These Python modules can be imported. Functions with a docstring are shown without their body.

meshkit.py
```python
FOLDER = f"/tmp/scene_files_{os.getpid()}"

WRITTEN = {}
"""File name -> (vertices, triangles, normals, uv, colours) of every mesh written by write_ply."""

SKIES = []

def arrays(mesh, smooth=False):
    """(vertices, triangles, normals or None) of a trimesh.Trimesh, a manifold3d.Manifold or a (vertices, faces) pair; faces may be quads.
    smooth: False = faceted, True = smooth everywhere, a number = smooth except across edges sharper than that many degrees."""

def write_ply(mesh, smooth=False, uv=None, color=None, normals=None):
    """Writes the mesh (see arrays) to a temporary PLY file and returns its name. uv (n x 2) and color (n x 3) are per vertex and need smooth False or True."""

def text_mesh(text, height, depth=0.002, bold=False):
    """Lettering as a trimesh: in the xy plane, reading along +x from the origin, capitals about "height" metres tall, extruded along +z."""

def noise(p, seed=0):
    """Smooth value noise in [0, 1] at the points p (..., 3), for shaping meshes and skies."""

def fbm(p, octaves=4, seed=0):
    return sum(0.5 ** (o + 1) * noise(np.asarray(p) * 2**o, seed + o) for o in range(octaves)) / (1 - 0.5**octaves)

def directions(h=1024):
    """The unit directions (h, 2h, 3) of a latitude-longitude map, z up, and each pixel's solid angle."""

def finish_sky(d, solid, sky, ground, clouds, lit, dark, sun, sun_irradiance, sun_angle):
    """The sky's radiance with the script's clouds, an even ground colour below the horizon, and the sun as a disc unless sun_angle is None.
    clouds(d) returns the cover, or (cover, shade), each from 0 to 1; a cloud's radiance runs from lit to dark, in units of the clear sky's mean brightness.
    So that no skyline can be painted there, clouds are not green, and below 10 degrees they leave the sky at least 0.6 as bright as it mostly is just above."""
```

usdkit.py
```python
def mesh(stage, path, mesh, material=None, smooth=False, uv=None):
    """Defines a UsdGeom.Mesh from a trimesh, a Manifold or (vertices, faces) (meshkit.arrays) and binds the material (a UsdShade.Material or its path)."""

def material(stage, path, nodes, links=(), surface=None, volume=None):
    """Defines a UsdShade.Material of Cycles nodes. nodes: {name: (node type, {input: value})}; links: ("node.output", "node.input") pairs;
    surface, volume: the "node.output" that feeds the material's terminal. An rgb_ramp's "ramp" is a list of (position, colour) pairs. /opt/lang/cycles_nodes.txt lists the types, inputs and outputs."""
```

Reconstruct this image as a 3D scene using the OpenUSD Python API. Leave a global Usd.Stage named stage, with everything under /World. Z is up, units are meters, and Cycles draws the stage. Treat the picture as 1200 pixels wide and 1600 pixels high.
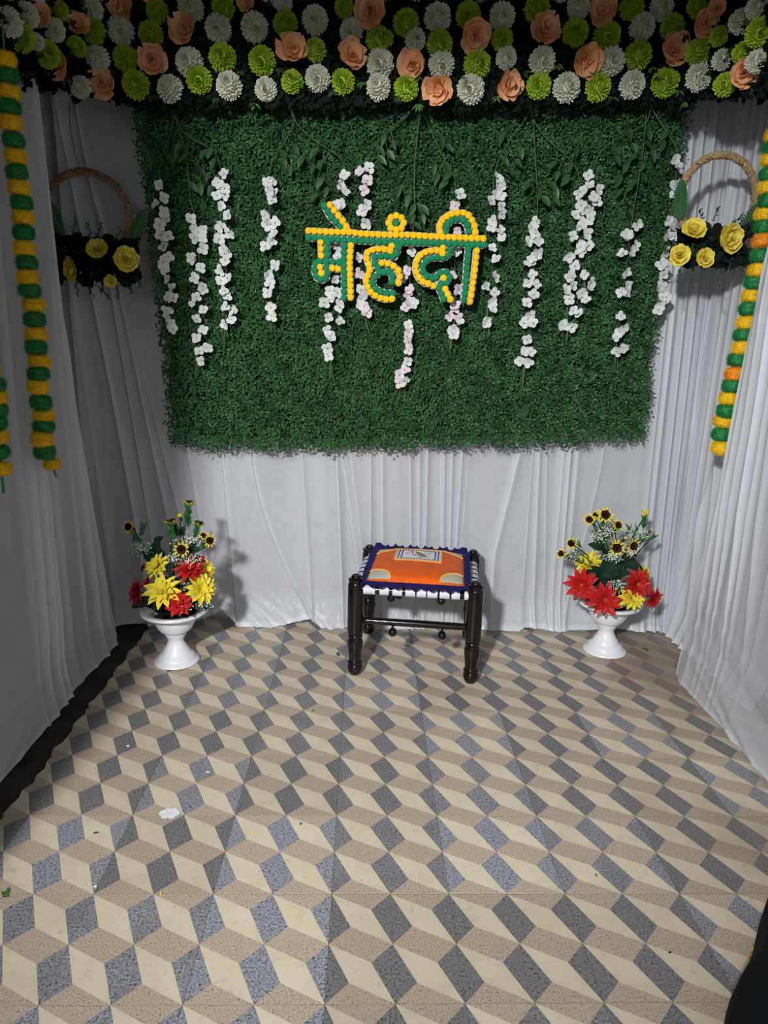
import math, random
import numpy as np
import trimesh
from shapely.geometry import LineString, Point, Polygon
from shapely.ops import unary_union
import usdkit, meshkit
from pxr import Usd, UsdGeom, UsdLux, UsdShade, Gf, Sdf, Vt

stage = Usd.Stage.CreateInMemory()
UsdGeom.SetStageUpAxis(stage, UsdGeom.Tokens.z)
UsdGeom.SetStageMetersPerUnit(stage, 1.0)
UsdGeom.Xform.Define(stage, '/World')
UsdGeom.Scope.Define(stage, '/World/Looks')
PI = math.pi

# ------------------------------------------------------------------ camera (solved from the floor tile joints)
FPX, YAW, PITCH, ROLL = 1070.327, .03146, .24049, .02409
EYE = np.array([.0639, 0.0, 1.3660])
cy_, sy_, cp_, sp_, cr_, sr_ = math.cos(YAW), math.sin(YAW), math.cos(PITCH), math.sin(PITCH), math.cos(ROLL), math.sin(ROLL)
_r, _f = np.array([cy_, -sy_, 0]), np.array([sy_, cy_, 0])
CD = cp_ * _f - np.array([0, 0, sp_])
_u = sp_ * _f + np.array([0, 0, cp_])
CX = cr_ * _r + sr_ * _u
CU = -(sr_ * _r - cr_ * _u)
cam = UsdGeom.Camera.Define(stage, '/World/camera')
m = np.eye(4)
m[0, :3], m[1, :3], m[2, :3], m[3, :3] = CX, CU, -CD, EYE
cam.AddTransformOp().Set(Gf.Matrix4d(*m.ravel().tolist()))
cam.CreateHorizontalApertureAttr(36.0)
cam.CreateVerticalApertureAttr(48.0)
cam.CreateFocalLengthAttr(36.0 * FPX / 1200)
cam.CreateClippingRangeAttr(Gf.Vec2f(0.02, 200))
cam.CreateExposureAttr(0.0)


def ray(u, v):
    return CD + CX * (u - 600) / FPX - CU * (v - 800) / FPX


def at(u, v, ax, val):
    """The point of the plane axis=val that the photograph shows at pixel (u, v): how measured places are read off."""
    r = ray(u, v)
    return EYE + r * ((val - EYE[ax]) / r[ax])


def mpp(p):
    """metres per pixel at the point p"""
    return float((np.asarray(p) - EYE) @ CD) / FPX


# ------------------------------------------------------------------ lights: dim grey surroundings and one lamp outside the booth, to the left behind the photographer
def mat(name, nodes, links, surface):
    return usdkit.material(stage, '/World/Looks/' + name, nodes, links, surface=surface)


dome = UsdLux.DomeLight.Define(stage, '/World/surroundings')
dome.CreateIntensityAttr(0.16)
dome.CreateColorAttr(Gf.Vec3f(.92, .96, 1.0))


def spot(name, loc, target, radius, power, color, half, soft):
    """a flood lamp with a soft-edged beam"""
    l = UsdLux.SphereLight.Define(stage, '/World/' + name)
    z = np.asarray(loc, float) - np.asarray(target, float)
    z /= np.linalg.norm(z)
    x = np.cross([0, 0, 1.0], z); x /= np.linalg.norm(x)
    y = np.cross(z, x)
    k = np.eye(4); k[0, :3], k[1, :3], k[2, :3], k[3, :3] = x, y, z, loc
    l.AddTransformOp().Set(Gf.Matrix4d(*k.ravel().tolist()))
    l.CreateRadiusAttr(radius)
    l.CreateIntensityAttr(power)
    l.CreateColorAttr(Gf.Vec3f(*color))
    a = UsdLux.ShapingAPI.Apply(l.GetPrim())
    a.CreateShapingConeAngleAttr(half)
    a.CreateShapingConeSoftnessAttr(soft)


spot('yard_lamp', (-.95, -1.40, 2.52), (.30, 3.0, .75), .11, 2020.0, (.975, .985, 1.0), 32.0, 1.0)

# ------------------------------------------------------------------ helpers
_used = {}


def numbered(path):
    n = _used.get(path, 0)
    _used[path] = n + 1
    return path if n == 0 else f'{path}_{n:03d}'


def tag(p, label=None, cat=None, group=None, kind=None):
    p = p.GetPrim() if hasattr(p, 'GetPrim') else p
    for k, v in (('label', label), ('category', cat), ('group', group), ('kind', kind)):
        if v:
            p.SetCustomDataByKey(k, v)
    return p


def obj(name, mesh, material, parent=None, smooth=False, label=None, kind=None):
    base = str(parent.GetPath()) if parent is not None else '/World'
    m = usdkit.mesh(stage, numbered(base + '/' + name), mesh, material, smooth)
    return tag(m, label=label, kind=kind)


def thing(name, label, cat, loc=(0, 0, 0), rz=0.0, group=None):
    x = UsdGeom.Xform.Define(stage, numbered('/World/' + name))
    x.AddTranslateOp().Set(Gf.Vec3d(*map(float, loc)))
    if rz:
        x.AddRotateZOp().Set(math.degrees(rz))
    return tag(x, label, cat, group)


def join(ms):
    return trimesh.util.concatenate([x for x in ms if x is not None])


def tm(v, f):
    f = np.asarray(f, int)
    if f.shape[1] == 4:
        f = np.vstack([f[:, [0, 1, 2]], f[:, [0, 2, 3]]])
    return trimesh.Trimesh(np.asarray(v, float), f, process=False)


def grid(P):
    """P (n, k, 3) -> a quad sheet"""
    n, k = P.shape[:2]
    i, j = np.meshgrid(np.arange(n - 1), np.arange(k - 1), indexing='ij')
    a = (i * k + j).ravel()
    return tm(P.reshape(-1, 3), np.stack([a, a + k, a + k + 1, a + 1], 1))


def lathe(prof, n=32):
    prof = np.asarray(prof, float)
    t = np.arange(n + 1) * 2 * PI / n
    P = np.stack([prof[:, None, 0] * np.cos(t)[None], prof[:, None, 0] * np.sin(t)[None], np.repeat(prof[:, 1:2], n + 1, 1)], -1)
    g = grid(P)
    g.faces = g.faces[:, ::-1]
    g.merge_vertices(digits_vertex=7)
    return g


def tube(pts, rad, sides=6):
    p = np.asarray(pts, float)
    if len(p) == 2:
        p = np.array([p[0], (p[0] + p[1]) / 2, p[1]])
    t = np.gradient(p, axis=0)
    t /= np.linalg.norm(t, axis=1, keepdims=True) + 1e-12
    ref = np.array([0, 0, 1.0]) if abs(t[:, 2]).mean() < .8 else np.array([1.0, 0.2, 0])
    a = np.cross(t, ref); a /= np.linalg.norm(a, axis=1, keepdims=True) + 1e-12
    b = np.cross(t, a)
    an = np.arange(sides + 1) * 2 * PI / sides
    r = np.broadcast_to(rad, (len(p),))[:, None, None]
    P = p[:, None] + r * (np.cos(an)[None, :, None] * a[:, None] + np.sin(an)[None, :, None] * b[:, None])
    g = grid(P)
    caps = []
    for e, o in ((0, 1), (len(p) - 1, -1)):
        base = len(g.vertices) + len(caps)
        ring = e * (sides + 1) + np.arange(sides)
        f = np.stack([np.full(sides, base), ring, ring + 1], 1)
        caps.append((p[e], f if o > 0 else f[:, ::-1]))
    v = np.vstack([g.vertices] + [c[0][None] for c in caps])
    return trimesh.Trimesh(v, np.vstack([g.faces] + [c[1] for c in caps]), process=False)


def spline(pts, n):
    from scipy.interpolate import CubicSpline
    p = np.asarray(pts, float)
    d = np.r_[0, np.cumsum(np.linalg.norm(np.diff(p, axis=0), axis=1))]
    if len(p) < 3:
        return np.array([p[0] + (p[-1] - p[0]) * t for t in np.linspace(0, 1, n)])
    return CubicSpline(d, p)(np.linspace(0, d[-1], n))


def resample(pts, step):
    p = np.asarray(pts, float)
    d = np.r_[0, np.cumsum(np.linalg.norm(np.diff(p, axis=0), axis=1))]
    n = max(int(round(d[-1] / step)), 1)
    s = np.linspace(0, d[-1], n + 1)
    return np.stack([np.interp(s, d, p[:, k]) for k in range(p.shape[1])], 1)


def frame(z, up=(0, 0, 1.0), spin=0.0):
    """4x4 whose +Z looks along z"""
    z = np.asarray(z, float); z = z / np.linalg.norm(z)
    up = np.asarray(up, float)
    if abs(z @ up) > .98:
        up = np.array([0, 1.0, 0.1])
    x = np.cross(up, z); x /= np.linalg.norm(x)
    y = np.cross(z, x)
    c, s = math.cos(spin), math.sin(spin)
    M = np.eye(4)
    M[:3, 0], M[:3, 1], M[:3, 2] = c * x + s * y, -s * x + c * y, z
    return M


def put(mesh, M=None, loc=(0, 0, 0), scale=1.0):
    v = np.asarray(mesh.vertices) * scale
    if M is not None:
        v = v @ np.asarray(M)[:3, :3].T
    return trimesh.Trimesh(v + np.asarray(loc, float), np.array(mesh.faces), process=False)


def jiggle(mesh, amp, freq, seed=0):
    v = np.array(mesh.vertices)
    d = np.stack([meshkit.noise(v * freq + 17 * k, seed + k) for k in range(3)], -1) - .5
    mesh.vertices = v + d * 2 * amp
    return mesh


# ------------------------------------------------------------------ materials
def plain(name, color, rough=.5, spec=.5, var=0.0, bump=0.0, bscale=60.0, sheen=0.0, coat=0.0, metallic=0.0, rand=0.0, translucent=0.0, scale=30.0):
    n = {'p': ('principled_bsdf', {'base_color': color, 'roughness': rough, 'specular_ior_level': spec, 'sheen_weight': sheen, 'coat_weight': coat, 'metallic': metallic})}
    L = []
    src = None
    if var or rand:
        n['g'] = ('geometry', {})
        n['t'] = ('noise_texture', {'scale': scale, 'detail': 4.0})
        n['r'] = ('map_range', {'from_min': .25, 'from_max': .75, 'to_min': 1 - var, 'to_max': 1 + var})
        n['h'] = ('hsv', {'color': color, 'saturation': 1.0, 'hue': .5})
        L += [('g.position', 't.vector'), ('t.fac', 'r.value')]
        if rand:
            n['o'] = ('object_info', {})
            n['ro'] = ('map_range', {'to_min': 1 - rand, 'to_max': 1 + rand})
            n['mu'] = ('math', {'math_type': 'multiply'})
            L += [('o.random', 'ro.value'), ('ro.result', 'mu.value1'), ('r.result', 'mu.value2'), ('mu.value', 'h.value')]
        else:
            L += [('r.result', 'h.value')]
        L += [('h.color', 'p.base_color')]
        src = 'h.color'
    if bump:
        n['g2'] = ('geometry', {})
        n['bt'] = ('noise_texture', {'scale': bscale, 'detail': 5.0})
        n['b'] = ('bump', {'strength': bump, 'distance': .004})
        L += [('g2.position', 'bt.vector'), ('bt.fac', 'b.height'), ('b.normal', 'p.normal')]
    out = 'p.BSDF'
    if translucent:
        n['tr'] = ('translucent_bsdf', {'color': color})
        n['mx'] = ('mix_closure', {'fac': translucent})
        L += [('p.BSDF', 'mx.closure1'), ('tr.BSDF', 'mx.closure2')]
        if src:
            L += [(src, 'tr.color')]
        out = 'mx.closure'
    return mat(name, n, L, out)


M_leaf = plain('grass_leaf', (.028, .093, .029), .42, .35, var=.35, rand=.55, translucent=.15, scale=14)
M_back = plain('dark_mesh_backing', (.006, .016, .009), .8, .2)
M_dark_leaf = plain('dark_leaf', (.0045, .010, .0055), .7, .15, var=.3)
M_bouquet_leaf = plain('bouquet_leaf', (.008, .025, .012), .7, .15, var=.3)
M_spray_leaf = plain('spray_leaf', (.028, .085, .024), .45, .4, var=.25, translucent=.15)
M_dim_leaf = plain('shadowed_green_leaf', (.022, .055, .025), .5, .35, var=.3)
M_stem = plain('stem_green', (.09, .13, .055), .6, .3, var=.3)
M_twig = plain('fresh_green', (.06, .17, .03), .5, .4, var=.3)
M_spike = plain('spiky_green', (.025, .12, .03), .5, .4, var=.3)
M_fern = plain('fern_green', (.03, .13, .045), .5, .4, var=.3, translucent=.2)
M_white = plain('white_petal', (.70, .72, .69), .6, .2, var=.06, translucent=.2)
M_cream = plain('ivory_petal', (.74, .74, .62), .6, .2, var=.1, translucent=.2)
M_lime = plain('lime_petal', (.42, .58, .05), .6, .2, var=.25, translucent=.2, scale=60)
M_peach = plain('peach_petal', (.84, .46, .235), .65, .2, var=.12, bump=.25, bscale=160, translucent=.15, scale=40)
M_pink = plain('pale_pink_petal', (.76, .66, .70), .6, .2, var=.08, translucent=.2)
M_yellow = plain('yellow_petal', (.76, .63, .045), .55, .3, var=.14, translucent=.15, scale=50)
M_lemon = plain('lemon_petal', (.80, .66, .10), .55, .3, var=.15, bump=.3, bscale=120, translucent=.15, scale=50)
M_red = plain('red_petal', (.48, .014, .012), .5, .35, var=.18, translucent=.12, scale=50)
M_maroon = plain('maroon_petal', (.045, .006, .010), .6, .3, var=.4, scale=120)
M_orange_st = plain('orange_stamen', (.75, .30, .03), .6, .3)
M_babys = plain('tiny_white_bloom', (.75, .80, .70), .6, .2)
M_pom_y = plain('yellow_fringe', (.80, .50, .012), .6, .3, var=.2, scale=80)
M_pom_g = plain('green_fringe', (.012, .20, .045), .5, .4, var=.3, scale=80)
M_pom_o = plain('amber_fringe', (.80, .30, .015), .6, .3, var=.25, scale=80)
M_sign_y = plain('yellow_pompom', (.90, .53, .008), .85, .15, var=.08, bump=.5, bscale=420, sheen=.15)
M_sign_g = plain('green_pompom', (.008, .21, .085), .85, .15, var=.1, bump=.5, bscale=420, sheen=.1)
M_board = plain('sign_card', (.55, .50, .47), .8, .2, var=.1)
M_vine = plain('woven_vine', (.26, .16, .085), .75, .25, var=.45, scale=90, bump=.4, bscale=150)
M_straw = plain('straw_braid', (.36, .245, .13), .75, .25, var=.45, scale=90, bump=.4, bscale=150)
M_plastic = plain('white_plastic', (.76, .77, .80), .22, .5, var=.015, scale=12)
M_wood = plain('dark_polished_wood', (.006, .003, .003), .14, .4, var=.35, coat=.2, scale=25)
M_strap = plain('white_nylon_strap', (.62, .63, .70), .45, .4, var=.05, bump=.12, bscale=500)
M_orange = plain('orange_velvet', (.76, .115, .008), .75, .2, var=.16, sheen=.04, scale=26, bump=.25, bscale=70)
M_navy = plain('navy_velvet', (.010, .007, .075), .8, .2, var=.35, sheen=.04, scale=70, bump=.4, bscale=260)
M_gold = plain('gold_braid', (.72, .40, .06), .45, .5, var=.4, scale=220, bump=.5, bscale=420)
M_sequin = plain('silver_embroidery', (.50, .50, .38), .55, .5, var=.35, scale=260, bump=.5, bscale=420)
M_cloth_w = plain('white_embroidery_cloth', (.82, .82, .86), .8, .2, var=.05, bump=.25, bscale=500)
M_thr_red = plain('red_thread', (.75, .10, .07), .8, .2)
M_thr_blue = plain('blue_thread', (.03, .045, .28), .8, .2)
M_thr_green = plain('green_thread', (.20, .26, .03), .8, .2, var=.2, scale=200)
M_thr_dark = plain('dark_thread', (.04, .02, .03), .8, .2)
M_wire = plain('black_wire', (.02, .02, .02), .6, .3)
M_grey_end = plain('grey_cord', (.16, .16, .16), .7, .3)
M_bag = plain('black_cloth', (.0035, .005, .006), .85, .15, var=.3, bump=.3, bscale=40)
M_paper = plain('white_paper', (.8, .8, .82), .7, .2)
M_slab = plain('bare_dark_concrete', (.045, .040, .036), .9, .2, var=.45, bump=.8, bscale=35, scale=9)
M_ceiling = plain('grey_ceiling', (.42, .42, .42), .9, .2, var=.06, scale=3)


def wall_material():
    n = {'g': ('geometry', {}),
         'a': ('noise_texture', {'scale': 2.4, 'detail': 6.0, 'roughness': .62}),
         'r': ('rgb_ramp', {'ramp': [(0, (.20, .20, .205)), (.36, (.36, .365, .37)), (.48, (.50, .505, .51)), (1, (.53, .535, .54))]}),
         'b': ('noise_texture', {'scale': 26.0, 'detail': 3.0}),
         'rb': ('map_range', {'from_min': .3, 'from_max': .5, 'to_min': .82, 'to_max': 1.0, 'clamp': True}),
         'm': ('hsv', {}),
         'p': ('principled_bsdf', {'roughness': .8, 'specular_ior_level': .2})}
    return mat('smudged_white_plaster', n, [('g.position', 'a.vector'), ('a.fac', 'r.fac'), ('g.position', 'b.vector'), ('b.fac', 'rb.value'), ('r.color', 'm.color'), ('rb.result', 'm.value'), ('m.color', 'p.base_color')], 'p.BSDF')


M_wall = wall_material()


def fabric_material(name, stretch):
    n = {'g': ('geometry', {}),
         'mp': ('mapping', {'scale': stretch}),
         'th': ('noise_texture', {'scale': 1.0, 'detail': 3.0}),
         'd': ('attribute', {'attribute': 'dens'}),
         'f': ('math', {'math_type': 'multiply_add', 'value2': .52, 'value3': .42}),
         'f2': ('math', {'math_type': 'multiply_add', 'value2': .16, 'value3': -.08}),
         'fa': ('math', {'math_type': 'add', 'use_clamp': True}),
         'b': ('bump', {'strength': .22, 'distance': .003}),
         'p': ('principled_bsdf', {'base_color': (.71, .728, .775), 'roughness': .40, 'specular_ior_level': .45, 'sheen_weight': .1}),
         'tl': ('translucent_bsdf', {'color': (.71, .728, .775)}),
         'mx': ('mix_closure', {'fac': .18}),
         'tp': ('transparent_bsdf', {}),
         'mm': ('mix_closure', {})}
    return mat(name, n, [('g.position', 'mp.vector'), ('mp.vector', 'th.vector'), ('d.fac', 'f.value1'), ('th.fac', 'f2.value1'), ('f.value', 'fa.value1'), ('f2.value', 'fa.value2'),
                         ('th.fac', 'b.height'), ('b.normal', 'p.normal'), ('p.BSDF', 'mx.closure1'), ('tl.BSDF', 'mx.closure2'),
                         ('fa.value', 'mm.fac'), ('tp.BSDF', 'mm.closure1'), ('mx.closure', 'mm.closure2')], 'mm.closure')


M_sheer_x = fabric_material('sheer_white_fabric_back', (140, 140, 3.5))
M_sheer_y = fabric_material('sheer_white_fabric_side', (140, 140, 3.5))


def tile_material():
    n, L = {}, []

    def math_(name, typ, a=None, b=None, c=None, **kw):
        inp = {'math_type': typ, **kw}
        for i, x in enumerate((a, b, c), 1):
            if isinstance(x, str):
                L.append((x, f'{name}.value{i}'))
            elif x is not None:
                inp[f'value{i}'] = x
        n[name] = ('math', inp)
        return name + '.value'
    n['g'] = ('geometry', {}); n['s'] = ('separate_xyz', {}); L.append(('g.position', 's.vector'))
    u = math_('u', 'fraction', math_('u0', 'multiply', 's.x', 1 / .15))
    v = math_('v', 'fraction', math_('v0', 'multiply_add', 's.y', 1 / .15, -9.78057 + 20))
    gt = math_('gt', 'greater_than', math_('uv', 'add', u, v), 1.0)
    u = math_('u2', 'absolute', math_('u1', 'subtract', u, gt))
    v = math_('v2', 'absolute', math_('v1', 'subtract', v, gt))
    w = math_('w', 'subtract', math_('w0', 'subtract', 1.0, u), v)
    dark = math_('dk', 'multiply', math_('d1', 'less_than', u, v), math_('d2', 'less_than', u, w))
    brown = math_('bw', 'multiply', math_('b1', 'less_than', v, u), math_('b2', 'less_than', v, w))
    n['o'] = ('object_info', {})
    # granite specks
    n['n1'] = ('noise_texture', {'scale': 170.0, 'detail': 2.0, 'roughness': .8}); L.append(('g.position', 'n1.vector'))
    n['n2'] = ('noise_texture', {'scale': 11.0, 'detail': 4.0}); L.append(('g.position', 'n2.vector'))
    n['n3'] = ('noise_texture', {'scale': 1.7, 'detail': 4.0}); L.append(('g.position', 'n3.vector'))
    n['n4'] = ('noise_texture', {'scale': 210.0, 'detail': 2.0, 'roughness': .8}); L.append(('g.position', 'n4.vector'))
    n['rd'] = ('rgb_ramp', {'ramp': [(0, (.02, .02, .025)), (.37, (.05, .052, .062)), (.43, (.22, .226, .25)), (.55, (.31, .318, .35)), (.66, (.43, .44, .48)), (1, (.56, .57, .60))]}); L.append(('n1.fac', 'rd.fac'))
    n['rd2'] = ('rgb_ramp', {'ramp': [(0, (.02, .018, .018)), (.37, (.05, .046, .046)), (.43, (.175, .165, .165)), (.58, (.235, .222, .225)), (.70, (.32, .30, .31)), (1, (.42, .40, .40))]}); L.append(('n1.fac', 'rd2.fac'))
    n['rs'] = ('map_range', {'from_min': .35, 'from_max': .65, 'to_min': 0, 'to_max': 1, 'clamp': True})
    L.append((math_('rr', 'multiply_add', 'n2.fac', .5, math_('ro', 'multiply_add', 'o.random', .9, -.25)), 'rs.value'))
    n['cd'] = ('mix', {}); L += [('rs.result', 'cd.fac'), ('rd2.color', 'cd.color1'), ('rd.color', 'cd.color2')]
    n['rb'] = ('rgb_ramp', {'ramp': [(0, (.13, .08, .06)), (.36, (.22, .155, .11)), (.43, (.45, .36, .27)), (.60, (.54, .44, .345)), (1, (.72, .63, .53))]}); L.append(('n4.fac', 'rb.fac'))
    n['rc'] = ('rgb_ramp', {'ramp': [(0, (.56, .47, .31)), (.4, (.66, .575, .41)), (.6, (.70, .615, .45)), (1, (.74, .665, .515))]}); L.append(('n2.fac', 'rc.fac'))
    n['n5'] = ('noise_texture', {'scale': 34.0, 'detail': 5.0, 'roughness': .7, 'distortion': 1.5}); L.append(('g.position', 'n5.vector'))
    n['sc'] = ('map_range', {'from_min': .56, 'from_max': .72, 'to_min': 0, 'to_max': .55, 'clamp': True}); L.append(('n5.fac', 'sc.value'))
    n['ms'] = ('mix', {'color2': (.36, .31, .22)}); L += [('sc.result', 'ms.fac'), ('rc.color', 'ms.color1')]
    n['m1'] = ('mix', {}); L += [(brown, 'm1.fac'), ('ms.color', 'm1.color1'), ('rb.color', 'm1.color2')]
    n['m2'] = ('mix', {}); L += [(dark, 'm2.fac'), ('m1.color', 'm2.color1'), ('cd.color', 'm2.color2')]
    # per tile tone
    n['hv'] = ('hsv', {}); n['rv'] = ('map_range', {'to_min': .88, 'to_max': 1.08}); L += [('o.random', 'rv.value'), ('rv.result', 'hv.value'), ('m2.color', 'hv.color')]
    # brown dirt, thickest along the right curtain and in blotches
    n['dx'] = ('map_range', {'from_min': .75, 'from_max': 1.45, 'to_min': -.22, 'to_max': .30, 'clamp': True}); L.append(('s.x', 'dx.value'))
    n['dm'] = ('map_range', {'from_min': .52, 'from_max': .80, 'to_min': 0, 'to_max': .75, 'clamp': True})
    L.append((math_('da', 'add', 'n3.fac', 'dx.result'), 'dm.value'))
    n['md'] = ('mix', {'color2': (.20, .15, .105)}); L += [('dm.result', 'md.fac'), ('hv.color', 'md.color1')]
    n['p'] = ('principled_bsdf', {'roughness': .42, 'specular_ior_level': .4}); L.append(('md.color', 'p.base_color'))
    n['bb'] = ('bump', {'strength': .10, 'distance': .002}); L += [('n2.fac', 'bb.height'), ('bb.normal', 'p.normal')]
    return mat('printed_cube_pattern_tile', n, L, 'p.BSDF')


M_tile = tile_material()

# ------------------------------------------------------------------ the setting
YB = 3.27           # wall behind the hangings
XL, XR = -1.24, 1.73
ZC = 2.80


def box(x0, x1, y0, y1, z0, z1):
    b = trimesh.creation.box([x1 - x0, y1 - y0, z1 - z0])
    b.apply_translation([(x0 + x1) / 2, (y0 + y1) / 2, (z0 + z1) / 2])
    return b


floor = UsdGeom.Xform.Define(stage, numbered('/World/floor'))
tag(floor, 'floor of square tiles printed with a cream, brown and grey cube pattern', 'floor', kind='structure')
obj('slab', box(XL - .1, XR + .1, -2.2, YB + .1, -.06, -.011), M_slab, floor)


def tile(x0, x1, y0, y1, rough_left=None):
    """a bevelled tile; rough_left gives a broken left edge"""
    g, b, t = .0005, .0002, .010
    if rough_left is None:
        poly = Polygon([(x0 + g, y0 + g), (x1 - g, y0 + g), (x1 - g, y1 - g), (x0 + g, y1 - g)])
    else:
        ys = np.linspace(y1 - g, y0 + g, 9)
        poly = Polygon([(x0 + rough_left.uniform(-.011, .011), y) for y in ys] + [(x1 - g, y0 + g), (x1 - g, y1 - g)])
    lower = trimesh.creation.extrude_polygon(poly, t - b, engine='earcut')
    lower.apply_translation([0, 0, -t])
    inner = poly.buffer(-b, join_style=2)
    P, Q = np.array(poly.exterior.coords)[:-1], np.array(inner.exterior.coords)[:-1]
    if len(P) != len(Q):
        lower.apply_scale([1, 1, 1]); up = trimesh.creation.extrude_polygon(poly, t, engine='earcut'); up.apply_translation([0, 0, -t]); return up
    # order both rings alike
    k = np.argmin(np.linalg.norm(Q - P[0], axis=1)); Q = np.roll(Q, -k, axis=0)
    if np.linalg.norm(Q[1] - P[1]) > np.linalg.norm(Q[-1] - P[1]):
        Q = np.vstack([Q[:1], Q[1:][::-1]])
    n = len(P)
    v = np.vstack([np.c_[P, np.full(n, -b)], np.c_[Q, np.zeros(n)]])
    i = np.arange(n); j = (i + 1) % n
    side = tm(v, np.stack([i, j, j + n, i + n], 1))
    top = trimesh.creation.triangulate_polygon(inner, engine='earcut')
    top = trimesh.Trimesh(np.c_[top[0], np.zeros(len(top[0]))], top[1], process=False)
    for x in (side, top):
        nz = x.face_normals[:, 2].mean()
        if nz < 0:
            x.faces = x.faces[:, ::-1]
    return join([lower, side, top])


obj('grout', box(-.945, XR, -.63, YB, -.011, -.0004), plain('grey_brown_grout', (.13, .10, .08), .9, .2, var=.3), floor)
for iy in range(-3, 11):
    for ix in range(-4, 6):
        x0, y0 = .3 * ix, .26709 + .3 * iy
        if y0 > YB - .02:
            continue
        if ix == -4:
            obj('tile', tile(-.968, -.90, y0, min(y0 + .3, YB), random.Random(iy + 90)), M_tile, floor)
        else:
            obj('tile', tile(x0, min(x0 + .3, XR), y0, min(y0 + .3, YB)), M_tile, floor)


def struct(name, mesh, m, label, cat):
    return tag(obj(name, mesh, m), label, cat, kind='structure')


struct('wall_back', box(XL - .1, XR + .1, YB, YB + .1, -.06, ZC), M_wall, 'smudged white plaster wall behind the sheer white drapes', 'wall')
struct('wall_left', box(XL - .1, XL, .75, YB, -.06, ZC), M_wall, 'white plaster side wall behind the left curtain', 'wall')
struct('wall_right', box(XR, XR + .1, .75, YB, -.06, ZC), M_wall, 'white plaster side wall behind the right curtain', 'wall')
struct('ceiling', box(XL - .1, XR + .1, .6, YB + .1, ZC, ZC + .1), M_ceiling, 'plain grey ceiling above the flower valance', 'ceiling')
# the head of the booth's open front, above and before the photographer: it shades the upper part of the back
struct('trim_1', box(XL - .1, XR + .1, .60, .72, 2.455, ZC), M_ceiling, 'beam across the open front of the booth', 'beam')
struct('trim_2', box(XL - .1, -.935, .60, .72, -.06, 2.47), M_ceiling, 'door jamb at the left of the booth\'s open front', 'jamb')


# ------------------------------------------------------------------ drapes
class Fold:
    """A pleat between two places of the sheet: centre runs from (s0, z0) above to (s1, z1) below."""
    def __init__(s, a, b, width, amp, dens=.6, kind='r', power=1.0):
        s.a, s.b, s.w, s.amp, s.d, s.k, s.p = a, b, width, amp, dens, kind, power

    def at(s, S, Z):
        (s0, z0), (s1, z1) = s.a, s.b
        t = (z0 - Z) / max(z0 - z1, 1e-6)
        tt = np.where(t < 0, t * .35, np.abs(np.clip(t, 0, 1.6)) ** s.p)
        x = (S - (s0 + (s1 - s0) * tt)) / s.w
        if s.k == 'r':
            q = np.exp(-np.abs(x) ** 1.6)
        elif s.k == 'e':       # a lapped edge, sharp on its left
            q = 1 / (1 + np.exp(-x * 14)) * np.exp(-np.clip(x, 0, None) * .9)
        elif s.k == 'f':       # sharp on its right
            q = 1 / (1 + np.exp(x * 14)) * np.exp(-np.clip(-x, 0, None) * .9)
        else:                  # a valley
            q = -np.exp(-np.abs(x) ** 1.6)
        return q * s.amp, np.abs(q) ** .55 * s.d


def sheet(S, Z, folds, seed, fbm_amp=.006):
    off, den = np.zeros_like(S), np.zeros_like(S)
    for f in folds:
        o, d = f.at(S, Z)
        off += o; den = np.maximum(den, d)
    off += fbm_amp * (meshkit.fbm(np.stack([S * 5, Z * .8, S * 0], -1), 4, seed) - .5) * 2
    return off, den


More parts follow.
